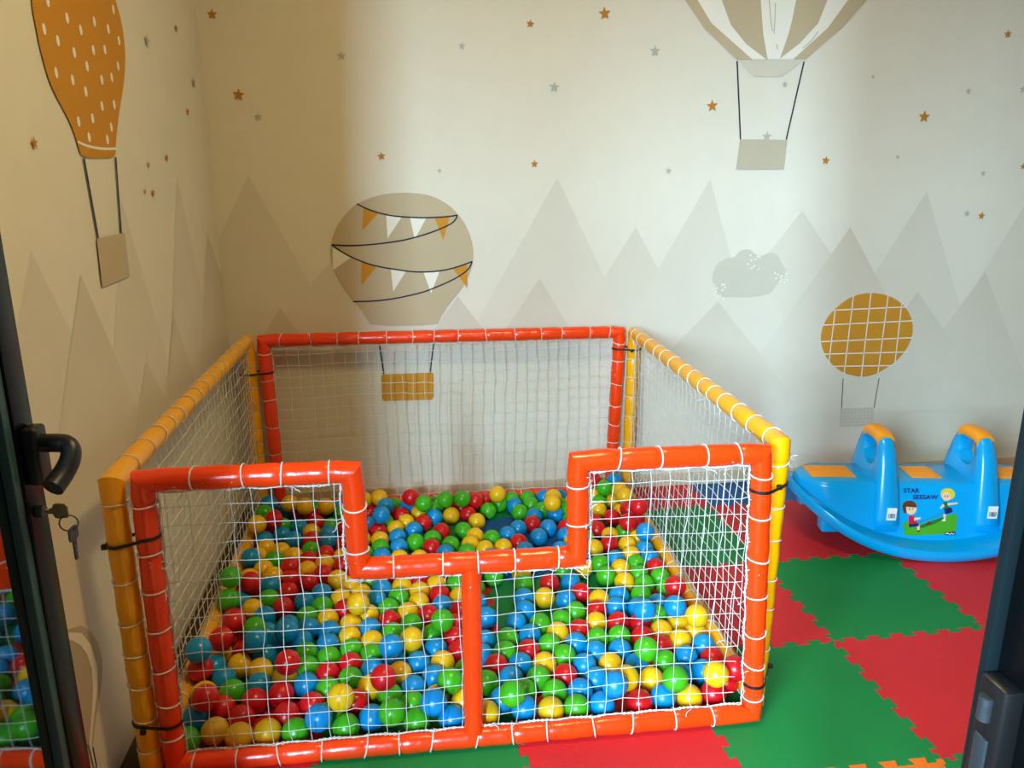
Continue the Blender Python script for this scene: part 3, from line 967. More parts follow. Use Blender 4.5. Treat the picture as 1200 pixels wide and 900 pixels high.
BALLS = {
    'R': [(1.396,1.409,0.034), (1.319,1.409,0.102), (0.412,1.409,0.034), (0.792,1.409,0.034), (0.860,1.409,0.034), (0.724,1.409,0.034), (0.552,1.343,0.095), (0.813,1.333,0.069), (0.757,1.349,0.034), (1.411,1.171,0.069), (1.411,1.032,0.143), (0.384,1.347,0.034), (0.458,1.345,0.034), (0.004,1.354,0.034), (0.106,1.380,0.034), (0.780,1.283,0.034), (0.512,1.303,0.034), (0.158,1.336,0.034), (1.347,1.178,0.034), (1.411,1.059,0.080), (0.035,1.203,0.093), (1.364,1.009,0.091), (0.599,1.222,0.034), (1.266,1.144,0.034), (0.183,1.272,0.034), (1.023,1.159,0.034), (1.150,1.112,0.034), (0.299,1.201,0.034), (0.425,1.172,0.034), (1.263,1.076,0.034), (0.666,1.138,0.034), (0.004,1.219,0.034), (0.180,1.126,0.034), (0.949,1.008,0.034), (0.306,1.075,0.034), (1.280,0.954,0.034), (0.625,1.009,0.034), (0.244,1.003,0.034), (0.188,0.965,0.034), (0.312,0.908,0.034), (1.396,0.756,0.034), (0.130,0.920,0.034), (0.251,0.857,0.034), (0.144,0.834,0.034), (0.206,0.806,0.034), (0.035,0.735,0.088), (0.577,0.775,0.034), (1.011,0.697,0.034), (1.385,0.519,0.096), (0.148,0.751,0.034), (0.642,0.669,0.034), (1.102,0.621,0.034), (0.018,0.775,0.034), (1.396,0.546,0.034), (0.146,0.655,0.034), (1.129,0.509,0.034), (0.702,0.560,0.034), (0.341,0.616,0.034), (0.603,0.550,0.034), (0.004,0.607,0.034), (0.483,0.534,0.034), (0.037,0.479,0.099), (1.180,0.435,0.034), (0.687,0.486,0.034), (1.246,0.422,0.034), (1.053,0.410,0.034), (1.232,0.352,0.034), (0.018,0.402,0.096), (0.053,0.493,0.034), (0.677,0.418,0.034), (1.271,0.296,0.034), (0.072,0.427,0.034), (0.885,0.324,0.034), (0.686,0.348,0.034), (1.396,0.219,0.034), (0.221,0.263,0.097), (0.785,0.265,0.034), (-0.018,0.304,0.069), (0.379,0.324,0.034), (1.405,0.087,0.095), (0.320,0.289,0.034), (0.968,0.195,0.034), (0.479,0.159,0.100), (1.396,0.116,0.034), (1.343,0.073,0.034), (0.207,0.214,0.034), (0.036,0.142,0.094), (1.140,0.062,0.034), (0.403,0.155,0.034), (0.142,0.194,0.034), (0.065,0.173,0.034), (0.293,0.159,0.034), (0.233,0.126,0.034), (0.121,0.129,0.034), (0.364,0.842,0.034), (0.388,0.914,0.034), (0.436,0.854,0.034), (0.496,0.818,0.034), (0.652,0.890,0.034), (0.688,0.818,0.034), (0.796,0.842,0.034), (0.904,0.890,0.034), (0.952,0.842,0.034)],
    'G': [(1.358,1.354,0.088), (0.167,1.409,0.034), (0.481,1.409,0.034), (1.041,1.409,0.034), (0.972,1.409,0.034), (0.656,1.409,0.034), (0.758,1.296,0.098), (1.330,1.321,0.034), (0.691,1.307,0.093), (0.916,1.370,0.034), (1.159,1.327,0.034), (0.603,1.286,0.090), (1.045,1.341,0.034), (0.649,1.341,0.034), (0.989,1.272,0.034), (0.864,1.306,0.034), (1.083,1.284,0.034), (1.189,1.264,0.034), (-0.018,1.305,0.076), (0.272,1.350,0.034), (0.452,1.246,0.034), (0.244,1.240,0.034), (0.056,1.263,0.034), (0.750,1.135,0.034), (1.362,1.047,0.034), (0.853,1.052,0.034), (0.632,1.079,0.034), (0.567,1.060,0.034), (0.696,1.021,0.034), (0.439,1.028,0.034), (0.188,1.042,0.034), (0.752,0.950,0.034), (0.383,0.989,0.034), (0.067,0.982,0.034), (1.337,0.790,0.034), (1.210,0.809,0.034), (1.073,0.777,0.034), (1.325,0.716,0.034), (0.831,0.771,0.034), (1.211,0.722,0.034), (1.390,0.688,0.034), (-0.014,0.694,0.131), (0.702,0.738,0.034), (0.416,0.788,0.034), (0.924,0.701,0.034), (1.325,0.648,0.034), (1.392,0.620,0.034), (-0.018,0.657,0.074), (1.295,0.584,0.034), (0.509,0.669,0.034), (0.093,0.710,0.034), (0.269,0.645,0.034), (0.479,0.607,0.034), (1.061,0.511,0.034), (1.309,0.458,0.034), (0.230,0.589,0.034), (0.642,0.422,0.092), (1.008,0.468,0.034), (0.550,0.506,0.034), (0.940,0.458,0.034), (0.101,0.451,0.091), (0.494,0.464,0.034), (0.611,0.439,0.034), (1.164,0.362,0.034), (0.833,0.392,0.034), (1.096,0.358,0.034), (0.950,0.345,0.034), (0.251,0.391,0.034), (0.551,0.395,0.034), (1.195,0.199,0.097), (0.377,0.392,0.034), (0.817,0.326,0.034), (0.437,0.359,0.034), (0.983,0.286,0.034), (0.316,0.362,0.034), (1.259,0.224,0.034), (0.261,0.323,0.034), (0.894,0.195,0.034), (1.232,0.062,0.096), (0.384,0.256,0.034), (0.650,0.135,0.092), (0.751,0.194,0.034), (0.328,0.217,0.034), (0.677,0.189,0.034), (0.076,0.241,0.034), (0.848,0.144,0.034), (0.927,0.131,0.034), (0.494,0.167,0.034), (0.552,0.129,0.034), (0.973,0.063,0.034), (0.805,0.062,0.092), (0.345,0.116,0.034), (0.562,0.062,0.034), (0.502,0.062,0.067), (0.387,0.062,0.034), (0.264,0.062,0.034), (0.004,0.062,0.034), (0.700,0.254,0.034), (0.724,0.878,0.034), (0.760,0.698,0.034), (0.760,0.782,0.034), (1.012,0.878,0.034), (1.084,0.854,0.034), (1.180,1.178,0.034), (1.204,1.010,0.034)],
    'B': [(1.260,1.409,0.034), (1.411,1.399,0.100), (1.177,1.409,0.034), (0.044,1.409,0.034), (0.237,1.409,0.034), (1.109,1.409,0.034), (-0.018,1.409,0.071), (0.977,1.339,0.034), (0.453,1.296,0.081), (0.534,1.367,0.034), (1.128,1.233,0.034), (0.440,1.176,0.100), (1.042,1.229,0.034), (0.644,1.273,0.034), (0.384,1.235,0.034), (0.122,1.243,0.034), (1.079,1.117,0.034), (1.396,1.107,0.034), (0.963,1.126,0.034), (0.563,1.164,0.034), (1.411,0.941,0.082), (0.237,1.173,0.034), (0.916,1.077,0.034), (0.065,1.185,0.034), (1.134,1.040,0.034), (1.030,1.044,0.034), (0.501,1.110,0.034), (0.113,1.137,0.034), (0.245,1.105,0.034), (0.005,1.150,0.034), (0.507,1.027,0.034), (1.396,0.893,0.034), (0.963,0.941,0.034), (1.092,0.927,0.034), (0.674,0.956,0.034), (1.396,0.824,0.034), (0.446,0.960,0.034), (1.273,0.834,0.034), (-0.007,0.958,0.062), (1.083,0.695,0.034), (0.083,0.795,0.034), (0.453,0.730,0.034), (0.259,0.725,0.034), (1.221,0.586,0.034), (0.912,0.613,0.034), (0.439,0.661,0.034), (1.045,0.584,0.034), (0.210,0.678,0.034), (1.331,0.523,0.034), (1.196,0.522,0.034), (1.345,0.400,0.098), (0.004,0.708,0.034), (0.648,0.601,0.034), (1.263,0.508,0.034), (1.248,0.395,0.097), (0.905,0.537,0.034), (0.097,0.607,0.034), (0.781,0.516,0.034), (0.868,0.474,0.034), (0.306,0.498,0.034), (0.178,0.545,0.034), (0.193,0.434,0.088), (0.426,0.497,0.034), (0.242,0.522,0.034), (0.118,0.513,0.034), (0.901,0.402,0.034), (0.117,0.377,0.097), (0.765,0.388,0.034), (1.396,0.287,0.034), (0.229,0.455,0.034), (1.028,0.342,0.034), (0.160,0.459,0.034), (0.496,0.304,0.096), (0.307,0.430,0.034), (0.620,0.368,0.034), (-0.013,0.292,0.136), (1.147,0.292,0.034), (1.075,0.293,0.034), (0.133,0.397,0.034), (0.749,0.322,0.034), (1.326,0.238,0.034), (0.501,0.332,0.034), (0.569,0.307,0.034), (0.853,0.264,0.034), (1.031,0.237,0.034), (1.177,0.219,0.034), (1.351,0.167,0.034), (0.443,0.291,0.034), (1.284,0.160,0.034), (0.004,0.358,0.034), (0.610,0.237,0.034), (0.141,0.261,0.034), (1.048,0.171,0.034), (0.819,0.205,0.034), (0.041,0.299,0.034), (0.267,0.247,0.034), (0.555,0.197,0.034), (0.996,0.127,0.034), (1.071,0.062,0.095), (1.207,0.075,0.034), (0.785,0.118,0.034), (0.838,0.076,0.034), (1.041,0.066,0.034), (0.650,0.062,0.034), (0.004,0.143,0.034), (0.606,0.062,0.086), (0.450,0.089,0.034), (0.323,0.062,0.069), (0.616,0.830,0.034), (0.760,0.602,0.034), (0.832,0.902,0.034), (0.868,0.830,0.034), (1.156,0.854,0.034), (1.240,1.214,0.034)],
    'Y': [(0.344,1.409,0.034), (1.411,1.311,0.094), (0.588,1.409,0.034), (0.905,1.336,0.092), (1.328,1.409,0.034), (1.411,1.238,0.099), (1.222,1.352,0.034), (1.129,1.292,0.085), (1.396,1.340,0.034), (0.426,1.362,0.092), (0.363,1.335,0.098), (0.073,1.355,0.089), (1.110,1.209,0.095), (0.139,1.309,0.094), (0.214,1.351,0.069), (1.310,1.256,0.034), (1.394,1.227,0.034), (0.584,1.320,0.034), (0.712,1.280,0.034), (0.532,1.238,0.034), (0.809,1.210,0.034), (-0.018,1.159,0.097), (0.492,1.183,0.034), (1.300,1.019,0.034), (0.172,1.194,0.034), (0.791,1.081,0.034), (1.396,0.987,0.034), (0.368,1.109,0.034), (0.435,1.096,0.034), (0.769,1.016,0.034), (1.346,0.939,0.034), (0.023,1.084,0.034), (0.887,0.975,0.034), (1.217,0.926,0.034), (0.819,0.970,0.034), (0.081,1.049,0.034), (1.337,0.859,0.034), (0.007,1.018,0.034), (0.132,1.003,0.034), (0.307,0.976,0.034), (0.509,0.936,0.034), (0.248,0.932,0.034), (1.145,0.787,0.034), (1.273,0.766,0.034), (0.193,0.892,0.034), (0.041,0.919,0.034), (0.927,0.774,0.034), (0.004,0.861,0.034), (0.083,0.865,0.034), (0.303,0.813,0.034), (1.263,0.675,0.034), (0.351,0.765,0.034), (0.634,0.737,0.034), (0.520,0.737,0.034), (0.577,0.699,0.034), (0.388,0.708,0.034), (0.706,0.646,0.034), (0.980,0.608,0.034), (0.324,0.685,0.034), (1.152,0.574,0.034), (0.574,0.631,0.034), (0.391,0.545,0.095), (0.051,0.657,0.034), (0.539,0.573,0.034), (0.416,0.577,0.034), (1.390,0.339,0.100), (1.112,0.443,0.034), (0.294,0.566,0.034), (0.366,0.530,0.034), (1.362,0.415,0.034), (1.396,0.356,0.034), (1.296,0.375,0.034), (0.985,0.404,0.034), (0.004,0.539,0.034), (0.552,0.349,0.085), (0.368,0.460,0.034), (1.336,0.319,0.034), (0.435,0.429,0.034), (0.004,0.426,0.034), (0.637,0.300,0.034), (1.104,0.231,0.034), (0.072,0.359,0.034), (0.921,0.257,0.034), (0.517,0.264,0.034), (0.133,0.329,0.034), (1.116,0.164,0.034), (0.205,0.284,0.034), (1.115,0.110,0.076), (1.198,0.151,0.034), (0.438,0.214,0.034), (0.004,0.242,0.034), (1.342,0.062,0.101), (1.275,0.065,0.034), (0.617,0.149,0.034), (0.375,0.095,0.097), (0.683,0.121,0.034), (0.905,0.062,0.034), (0.739,0.068,0.034), (0.196,0.068,0.034), (0.066,0.089,0.034), (0.129,0.062,0.034), (0.304,1.274,0.034), (0.544,0.866,0.034), (0.580,0.926,0.034), (1.144,0.974,0.034)],
}

rb = random.Random(5)
for k_, lst in BALLS.items():
    me = ball_mesh(k_)
    nm = BALL_COL[k_][0]
    for (x, y, z) in lst:
        o = bpy.data.objects.new(nm + '_ball', me)
        C.objects.link(o)
        o.location = (x, y, z)
        o.rotation_euler = (rb.uniform(0, 6.28), rb.uniform(0, 6.28), rb.uniform(0, 6.28))
        zn = ball_zone(x, y)
        cnt = {}
        for k2, l2 in BALLS.items():
            c = sum(1 for q in l2 if q != (x, y, z) and (Vector(q) - Vector((x, y, z))).length < 2 * BR * 1.10)
            if c:
                cnt[BALL_COL[k2][0]] = c
        near = ', '.join(NUM[min(c, 8)] + ' ' + k2 for k2, c in cnt.items())
        tag(o, nm + ' ball ' + zn + (', touching ' + near if near else ', standing clear of the others'), 'ball', nm + ' balls ' + zn)

# ------------------------------------------------------------------ seesaw
M_BLUE = material('seesaw_blue_plastic', srgb(0, 158, 222), 0.22, bump=0.03, scale=90, spec=0.5)
M_ORNG = material('seesaw_orange_plastic', srgb(250, 156, 8), 0.4, bump=0.05, scale=200)
SX, SY = 2.50, 0.97
ss = thing('seesaw', 'blue plastic rocking seesaw with orange seats and handle grips by the balloon wall', 'seesaw', (SX, SY, 0), -0.157)
RR = 0.75
HL = 0.50


def zbot(x):
    return RR - math.sqrt(RR * RR - x * x)


def halfw(x):
    return 0.255 * max(0.0, 1 - (max(0.0, abs(x) - 0.14) / (HL + 0.004 - 0.14)) ** 2.6) ** 0.45


def lofted(sections):
    bm = bmesh.new()
    rings = [[bm.verts.new(q) for q in s] for s in sections]
    n = len(rings[0])
    for A, B in zip(rings, rings[1:]):
        for k in range(n):
            bm.faces.new((A[k], A[(k + 1) % n], B[(k + 1) % n], B[k]))
    bm.faces.new(list(reversed(rings[0])))
    bm.faces.new(rings[-1])
    return bm


ZT = 0.250
hull, flange = [], []
NS = 49
for i in range(NS):
    x = -HL + 2 * HL * i / (NS - 1)
    wv_ = max(0.02, halfw(x))
    zb = zbot(x)
    fl = [(-wv_, zb + 0.004), (-wv_ + 0.006, zb), (wv_ - 0.006, zb), (wv_, zb + 0.004), (wv_ + 0.006, zb + 0.018), (wv_ + 0.008, zb + 0.034), (wv_ + 0.004, zb + 0.044), (wv_ - 0.008, zb + 0.047), (-wv_ + 0.008, zb + 0.047), (-wv_ - 0.004, zb + 0.044), (-wv_ - 0.008, zb + 0.034), (-wv_ - 0.006, zb + 0.018)]
    flange.append([(x, a, b) for a, b in fl])
for i in range(NS):
    x = (-HL + 0.03) + 2 * (HL - 0.03) * i / (NS - 1)
    zb = zbot(x) + 0.02
    wb = max(0.015, halfw(x * 1.02) - 0.078)
    wt = max(0.012, min(wb * 0.80, 0.102))
    zt = max(ZT, zb + 0.03) if abs(x) < 0.42 else max(ZT - (abs(x) - 0.42) * 0.10, zb + 0.024)
    pr = []
    def flank(f):
        z = zb + f * (zt - 0.02 - zb)
        return (max(0.012, wb + (wt + 0.010 - wb) * max(0.0, (z - 0.02) / (ZT - 0.04))), z)
    side = [flank(0.0), flank(0.34), flank(0.68), (wt + 0.010, zt - 0.020), (wt + 0.004, zt - 0.007), (wt - 0.010, zt)]
    pr = [(a, b) for a, b in side] + [(-a, b) for a, b in reversed(side)]
    hull.append([(x, a, b) for a, b in pr])
obj('rocker_rim', lofted(flange), M_BLUE, ss, 50)
obj('hull', lofted(hull), M_BLUE, ss, 50)


def seat(x0, x1, skew):
    bm = bmesh.new()
    pts = smooth_poly([(x0, -0.058), (x1, -0.058), (x1 + skew, 0.058), (x0 + skew, 0.058)], 0)
    A = []
    for z, s in ((ZT - 0.004, 0.0), (ZT + 0.003, 0.0), (ZT + 0.005, 0.005)):
        A.append([bm.verts.new((x + (s if x < (x0 + x1) / 2 else -s), y + (s if y < 0 else -s), z)) for x, y in pts])
    for P_, Q in zip(A, A[1:]):
        for k in range(4):
            bm.faces.new((P_[k], P_[(k + 1) % 4], Q[(k + 1) % 4], Q[k]))
    bm.faces.new(A[-1])
    # ribs moulded across the seat
    return obj('seat', bm, M_ORNG, ss, 40)


for a, b, s in ((-0.43, -0.265, 0.0), (-0.055, 0.055, 0.0), (0.265, 0.43, 0.0)):
    so = seat(a, b, s)
    bm = bmesh.new()
    for k in range(4):
        y = -0.042 + 0.028 * k
        box(bm, a + 0.012, b - 0.012, y - 0.002, y + 0.002, ZT + 0.0045, ZT + 0.0065)
    obj('seat_rib', bm, M_ORNG, so)


def tower(xc):
    """handle block: an arch across the seesaw whose legs run down the sides"""
    n = 40
    ztop, zbase = 0.424, 0.04

    def outer_at(a):
        c, s = math.sin(a), math.cos(a)
        sgn = 1 if c >= 0 else -1
        zz = 0.5 + 0.5 * (1 if s >= 0 else -1) * abs(s) ** 0.62
        wd = 0.195 - 0.100 * zz ** 0.9
        return (sgn * abs(c) ** 0.42 * wd, zbase + zz * (ztop - zbase))

    def inner_at(a):
        c, s = math.sin(a), math.cos(a)
        sgn = 1 if c >= 0 else -1
        hz = 0.5 + 0.5 * (1 if s >= 0 else -1) * abs(s) ** 0.9
        return (sgn * abs(c) ** 0.7 * (0.050 + 0.010 * hz), 0.290 + hz * 0.102)
    outer = [outer_at(2 * math.pi * k / n) for k in range(n)]
    innr = [inner_at(2 * math.pi * k / n) for k in range(n)]
    bm = bmesh.new()

    def th(z):
        return 0.050 - 0.025 * max(0.0, min(1.0, (z - 0.10) / 0.33))

    def lean(z):
        return 0.0
    loops = {}
    for side in (-1, 1):
        loops[side, 'o'] = [bm.verts.new((xc + side * (th(z) - 0.010), y, z)) for y, z in outer]
        mid = [((1 - 0.16) * o_[0] + 0.16 * i_[0], (1 - 0.16) * o_[1] + 0.16 * i_[1]) for o_, i_ in zip(outer, innr)]
        loops[side, 'm'] = [bm.verts.new((xc + side * th(z), y * 0.97, z)) for y, z in mid]
        mid2 = [(0.14 * o_[0] + 0.86 * i_[0], 0.14 * o_[1] + 0.86 * i_[1]) for o_, i_ in zip(outer, innr)]
        loops[side, 'q'] = [bm.verts.new((xc + side * th(z), y, z)) for y, z in mid2]
        loops[side, 'i'] = [bm.verts.new((xc + side * (th(z) - 0.008), y, z)) for y, z in innr]
    loops[0, 'o'] = [bm.verts.new((xc, y * 1.03, z + (0.004 if z > 0.4 else 0))) for y, z in outer]

    def bridge(A, B):
        for k in range(n):
            bm.faces.new((A[k], A[(k + 1) % n], B[(k + 1) % n], B[k]))
    bridge(loops[-1, 'i'], loops[-1, 'q'])
    bridge(loops[-1, 'q'], loops[-1, 'm'])
    bridge(loops[-1, 'm'], loops[-1, 'o'])
    bridge(loops[-1, 'o'], loops[0, 'o'])
    bridge(loops[0, 'o'], loops[1, 'o'])
    bridge(loops[1, 'o'], loops[1, 'm'])
    bridge(loops[1, 'm'], loops[1, 'q'])
    bridge(loops[1, 'q'], loops[1, 'i'])
    bridge(loops[1, 'i'], loops[-1, 'i'])
    o = obj('handle_block', bm, M_BLUE, ss, 60)
    bm = bmesh.new()
    pts = []
    rad = []
    for k in range(15):
        t = -1 + 2 * k / 14
        yo, zo = outer_at(0.0)
        y = 0.070 * t
        z = 0.410 - 0.016 * abs(t) ** 3
        pts.append((xc, y, z))
        rad.append(1.0)
    rings = []
    for (x, y, z) in pts:
        t = y / 0.070
        rz, rx = 0.024 + 0.004 * t * t, 0.0305
        rings.append([bm.verts.new((x + rx * math.copysign(abs(math.cos(q)) ** 0.75, math.cos(q)), y, z + rz * math.copysign(abs(math.sin(q)) ** 0.75, math.sin(q)))) for q in [2 * math.pi * i / 20 for i in range(20)]])
    for A, B in zip(rings, rings[1:]):
        for i in range(20):
            bm.faces.new((A[i], A[(i + 1) % 20], B[(i + 1) % 20], B[i]))
    bm.faces.new(list(reversed(rings[0])))
    bm.faces.new(rings[-1])
    obj('grip', bm, M_ORNG, o, 60)
    return o


for xc in (-0.174, 0.190):
    tower(xc)
for sx in (-1, 1):
    for sy in (-1, 1):
        bm = new_box(sx * 0.375 - 0.035, sx * 0.375 + 0.035, sy * 0.125 - 0.03, sy * 0.125 + 0.03, zbot(0.375) - 0.035, zbot(0.375) + 0.03, 0.010, 3)
        obj('stop_foot', bm, M_BLUE, ss, 50)

# printed sticker on the side of the hull, facing the pit
DY = -0.150
FL = {c: material('sticker_' + c, srgb(*v), 0.45) for c, v in dict(green=(70, 160, 30), dark_green=(20, 110, 40), skin=(232, 196, 160), brown=(96, 52, 24), red=(190, 30, 60), navy=(20, 24, 96), yellow=(222, 196, 40), white=(238, 238, 234), black=(24, 24, 28), teal=(40, 130, 160)).items()}


def hull_y(z):
    """front surface of the hull near the middle, at height z"""
    zb = 0.02
    wb = halfw(0.0) - 0.078
    wt = 0.102
    t = (z - zb) / (ZT - 0.02 - zb)
    return -(wb + (wt + 0.010 - wb) * t)


sticker = bpy.data.objects.new('sticker', None)
C.objects.link(sticker)
sticker.parent = ss
sticker['label'] = 'printed picture of two children on a seesaw with lettering'


def decal(name, pts, mat, layer):
    bm = bmesh.new()
    n = len(pts)
    vs = [bm.verts.new((x, hull_y(z) - 0.0010 - 0.0003 * layer, z)) for x, z in pts]
    bm.faces.new(vs).normal_update()
    if n > 4:
        bmesh.ops.triangulate(bm, faces=bm.faces[:])
    return obj(name, bm, mat, sticker)


def ell(cx, cz, rx, rz, n=14, a0=0.0, a1=2 * math.pi):
    full = abs(a1 - a0 - 2 * math.pi) < 1e-6
    return [(cx + rx * math.cos(a0 + (a1 - a0) * k / (n if full else n - 1)), cz + rz * math.sin(a0 + (a1 - a0) * k / (n if full else n - 1))) for k in range(n)]


def du(u, v):
    return (-0.114 + (u - 120) / 600 * 0.205, 0.235 - (v - 140) / 480 * 0.173)


def dpoly(name, pts, c, layer):
    return decal(name, [du(*q) for q in pts], FL[c], layer)


def dell(name, u, v, ru, rv, c, layer, a0=0.0, a1=2 * math.pi):
    return decal(name, [du(*q) for q in ell(u, v, ru, rv, 14, a0, a1)], FL[c], layer)


dpoly('grass', [(110, 500), (180, 480), (300, 505), (420, 470), (560, 425), (680, 395), (710, 420), (700, 520), (680, 590), (560, 600), (400, 608), (250, 618), (140, 615), (135, 560)], 'green', 0)
dpoly('grass_shade', [(300, 520), (440, 470), (560, 430), (570, 445), (460, 500), (320, 545)], 'dark_green', 1)
dpoly('plank', [(250, 500), (560, 385), (565, 397), (258, 512)], 'teal', 2)
dpoly('plank_stand', [(360, 505), (410, 470), (440, 510)], 'brown', 3)
# boy in red
dell('boy_head', 210, 350, 62, 62, 'skin', 4)
dell('boy_hair', 195, 330, 78, 58, 'brown', 5, math.pi * 1.0, math.pi * 2.06)
dpoly('boy_hair', [(118, 330), (158, 330), (162, 400), (130, 392)], 'brown', 5)
dpoly('boy_shirt', [(180, 425), (240, 418), (275, 480), (280, 510), (185, 510)], 'red', 4)
dpoly('boy_trousers', [(185, 505), (285, 495), (300, 520), (190, 535)], 'navy', 5)
dpoly('boy_leg', [(275, 510), (302, 505), (300, 560), (275, 570)], 'skin', 4)
dpoly('boy_arm', [(240, 440), (310, 435), (312, 450), (245, 470)], 'skin', 6)
dell('boy_shoe', 288, 570, 18, 9, 'brown', 6)
# girl with yellow hair
dell('girl_hair', 607, 205, 78, 58, 'yellow', 4)
dell('girl_head', 590, 228, 48, 44, 'skin', 5)
dpoly('girl_top', [(555, 290), (600, 280), (620, 340), (560, 355)], 'dark_green', 4)
dpoly('girl_arm', [(600, 295), (710, 285), (712, 300), (605, 318)], 'skin', 5)
dpoly('girl_arm', [(560, 300), (520, 340), (528, 352), (570, 325)], 'skin', 5)
dpoly('girl_skirt', [(565, 350), (645, 335), (655, 380), (575, 405)], 'navy', 5)
dpoly('girl_leg', [(555, 400), (585, 400), (580, 455), (560, 455)], 'skin', 4)
dell('girl_shoe', 560, 462, 20, 9, 'white', 6)
for u, v in ((195, 355), (232, 352), (575, 225), (605, 225)):
    dell('eye', u, v, 6, 8, 'black', 7)
dpoly('badge', [(570, 580), (685, 572), (685, 605), (570, 607)], 'navy', 4)
dpoly('badge_script', [(578, 590), (600, 583), (620, 596), (640, 584), (660, 595), (678, 583), (678, 590), (660, 601), (640, 592), (620, 603), (600, 592), (578, 599)], 'white', 5)


def lettering(text, u, v, wd):
    cu = bpy.data.curves.new('lettering', 'FONT')
    cu.body = text
    cu.size = 0.030
    cu.extrude = 0.0003
    cu.offset = 0.0009
    cu.space_character = 1.05
    cu.materials.append(FL['navy'])
    o = bpy.data.objects.new('lettering', cu)
    C.objects.link(o)
    bpy.context.view_layer.update()
    k = wd / max(1e-6, o.dimensions.x)
    dg = bpy.context.evaluated_depsgraph_get()
    me = bpy.data.meshes.new_from_object(o.evaluated_get(dg))
    me.materials.clear()
    me.materials.append(FL['navy'])
    C.objects.unlink(o)
    bpy.data.objects.remove(o)
    x, z = du(u, v)
    o = bpy.data.objects.new('lettering', me)
    C.objects.link(o)
    o.parent = sticker
    t = math.atan2(-(hull_y(z + 0.02) - hull_y(z)), 0.02)
    o.location = (x, hull_y(z) - 0.0016, z)
    o.rotation_euler = (math.pi / 2 + t, 0, 0)
    o.scale = (k, 0.75, 1)


lettering('STAR', 135, 196, 0.058)
lettering('SEESAW', 232, 258, 0.092)

for xc, z in ((-0.166, 0.150), (0.199, 0.160)):
    zz = (z - 0.04) / 0.395
    y = -(0.195 - 0.100 * zz ** 0.9) * 1.03 - 0.0015
    st = obj('price_label', new_box(xc - 0.017, xc + 0.017, y, y + 0.003, z - 0.024, z + 0.024), FL['white'], ss)
    st['label'] = 'white barcode label'
    bm = bmesh.new()
    rr = random.Random(2)
    x = xc - 0.013
    while x < xc + 0.012:
        wd = rr.choice((0.0008, 0.0015, 0.0022))
        box(bm, x, x + wd, y - 0.0004, y, z - 0.016, z + 0.002)
        x += wd + rr.choice((0.001, 0.0018))
    obj('barcode', bm, FL['black'], st)

# ------------------------------------------------------------------ door frame and open door leaf
M_ALU = material('dark_aluminium', srgb(5, 6, 7), 0.25, bump=0.01, scale=300, ior=1.3)
M_GASK = material('grey_aluminium_bead', srgb(52, 80, 84), 0.35, ior=1.3, bump=0.02, scale=200)
M_ALU2 = material('teal_grey_aluminium', srgb(14, 23, 25), 0.3, ior=1.3, bump=0.02, scale=200)
M_BLACK = material('black_handle', srgb(14, 12, 12), 0.42, bump=0.03, scale=200)
M_STEEL = material('worn_steel', srgb(64, 70, 74), 0.4, metal=0.7, bump=0.1, scale=120)
M_BRASS = material('nickel_brass', srgb(176, 156, 112), 0.35, metal=0.9, bump=0.1, scale=150)
M_GLASS = material('tinted_reflective_glass', srgb(14, 18, 20), 0.03, ior=2.8)

JX = 1.026
jamb = tag(thing('trim_1', None, None), 'dark aluminium door frame round the doorway', None, None, 'structure')
if 'category' in jamb:
    del jamb['category']
jamb.name = 'trim_1'
bm = new_box(JX, DX1, YF - 0.06, YF + 0.050, -0.012, DZ, 0.002)
obj('jamb', bm, M_ALU, jamb, 40)
obj('door_stop', new_box(JX - 0.009, JX + 0.004, YF + 0.046, YF + 0.056, -0.012, DZ - 0.05, 0.002), M_ALU2, jamb, 40)
obj('frame_rib', new_box(JX - 0.006, JX + 0.002, YF - 0.012, YF - 0.004, -0.012, DZ - 0.05, 0.001), M_ALU, jamb, 40)
obj('jamb', new_box(DX0, -0.058, YF - 0.06, YF + 0.040, -0.012, DZ, 0.002), M_ALU, jamb, 40)
obj('head_rail', new_box(-0.058, JX, YF - 0.06, YF + 0.040, DZ - 0.06, DZ, 0.002), M_ALU, jamb, 40)
sp = obj('strike_plate', new_box(JX - 0.016, JX + 0.001, YF + 0.016, YF + 0.044, 0.885, 1.005, 0.003), M_BLACK, jamb, 40)
sp['label'] = 'black strike plate with steel latch keeper'
bm = sweep(bmesh.new(), [(JX - 0.017, YF + 0.032, 0.972), (JX - 0.017, YF + 0.032, 0.992)], 0.0055, 12)
obj('keeper_roller', bm, M_STEEL, sp, 50)
obj('keeper_slot', new_box(JX - 0.0185, JX - 0.015, YF + 0.024, YF + 0.038, 0.895, 0.958, 0.002), M_STEEL, sp, 40)

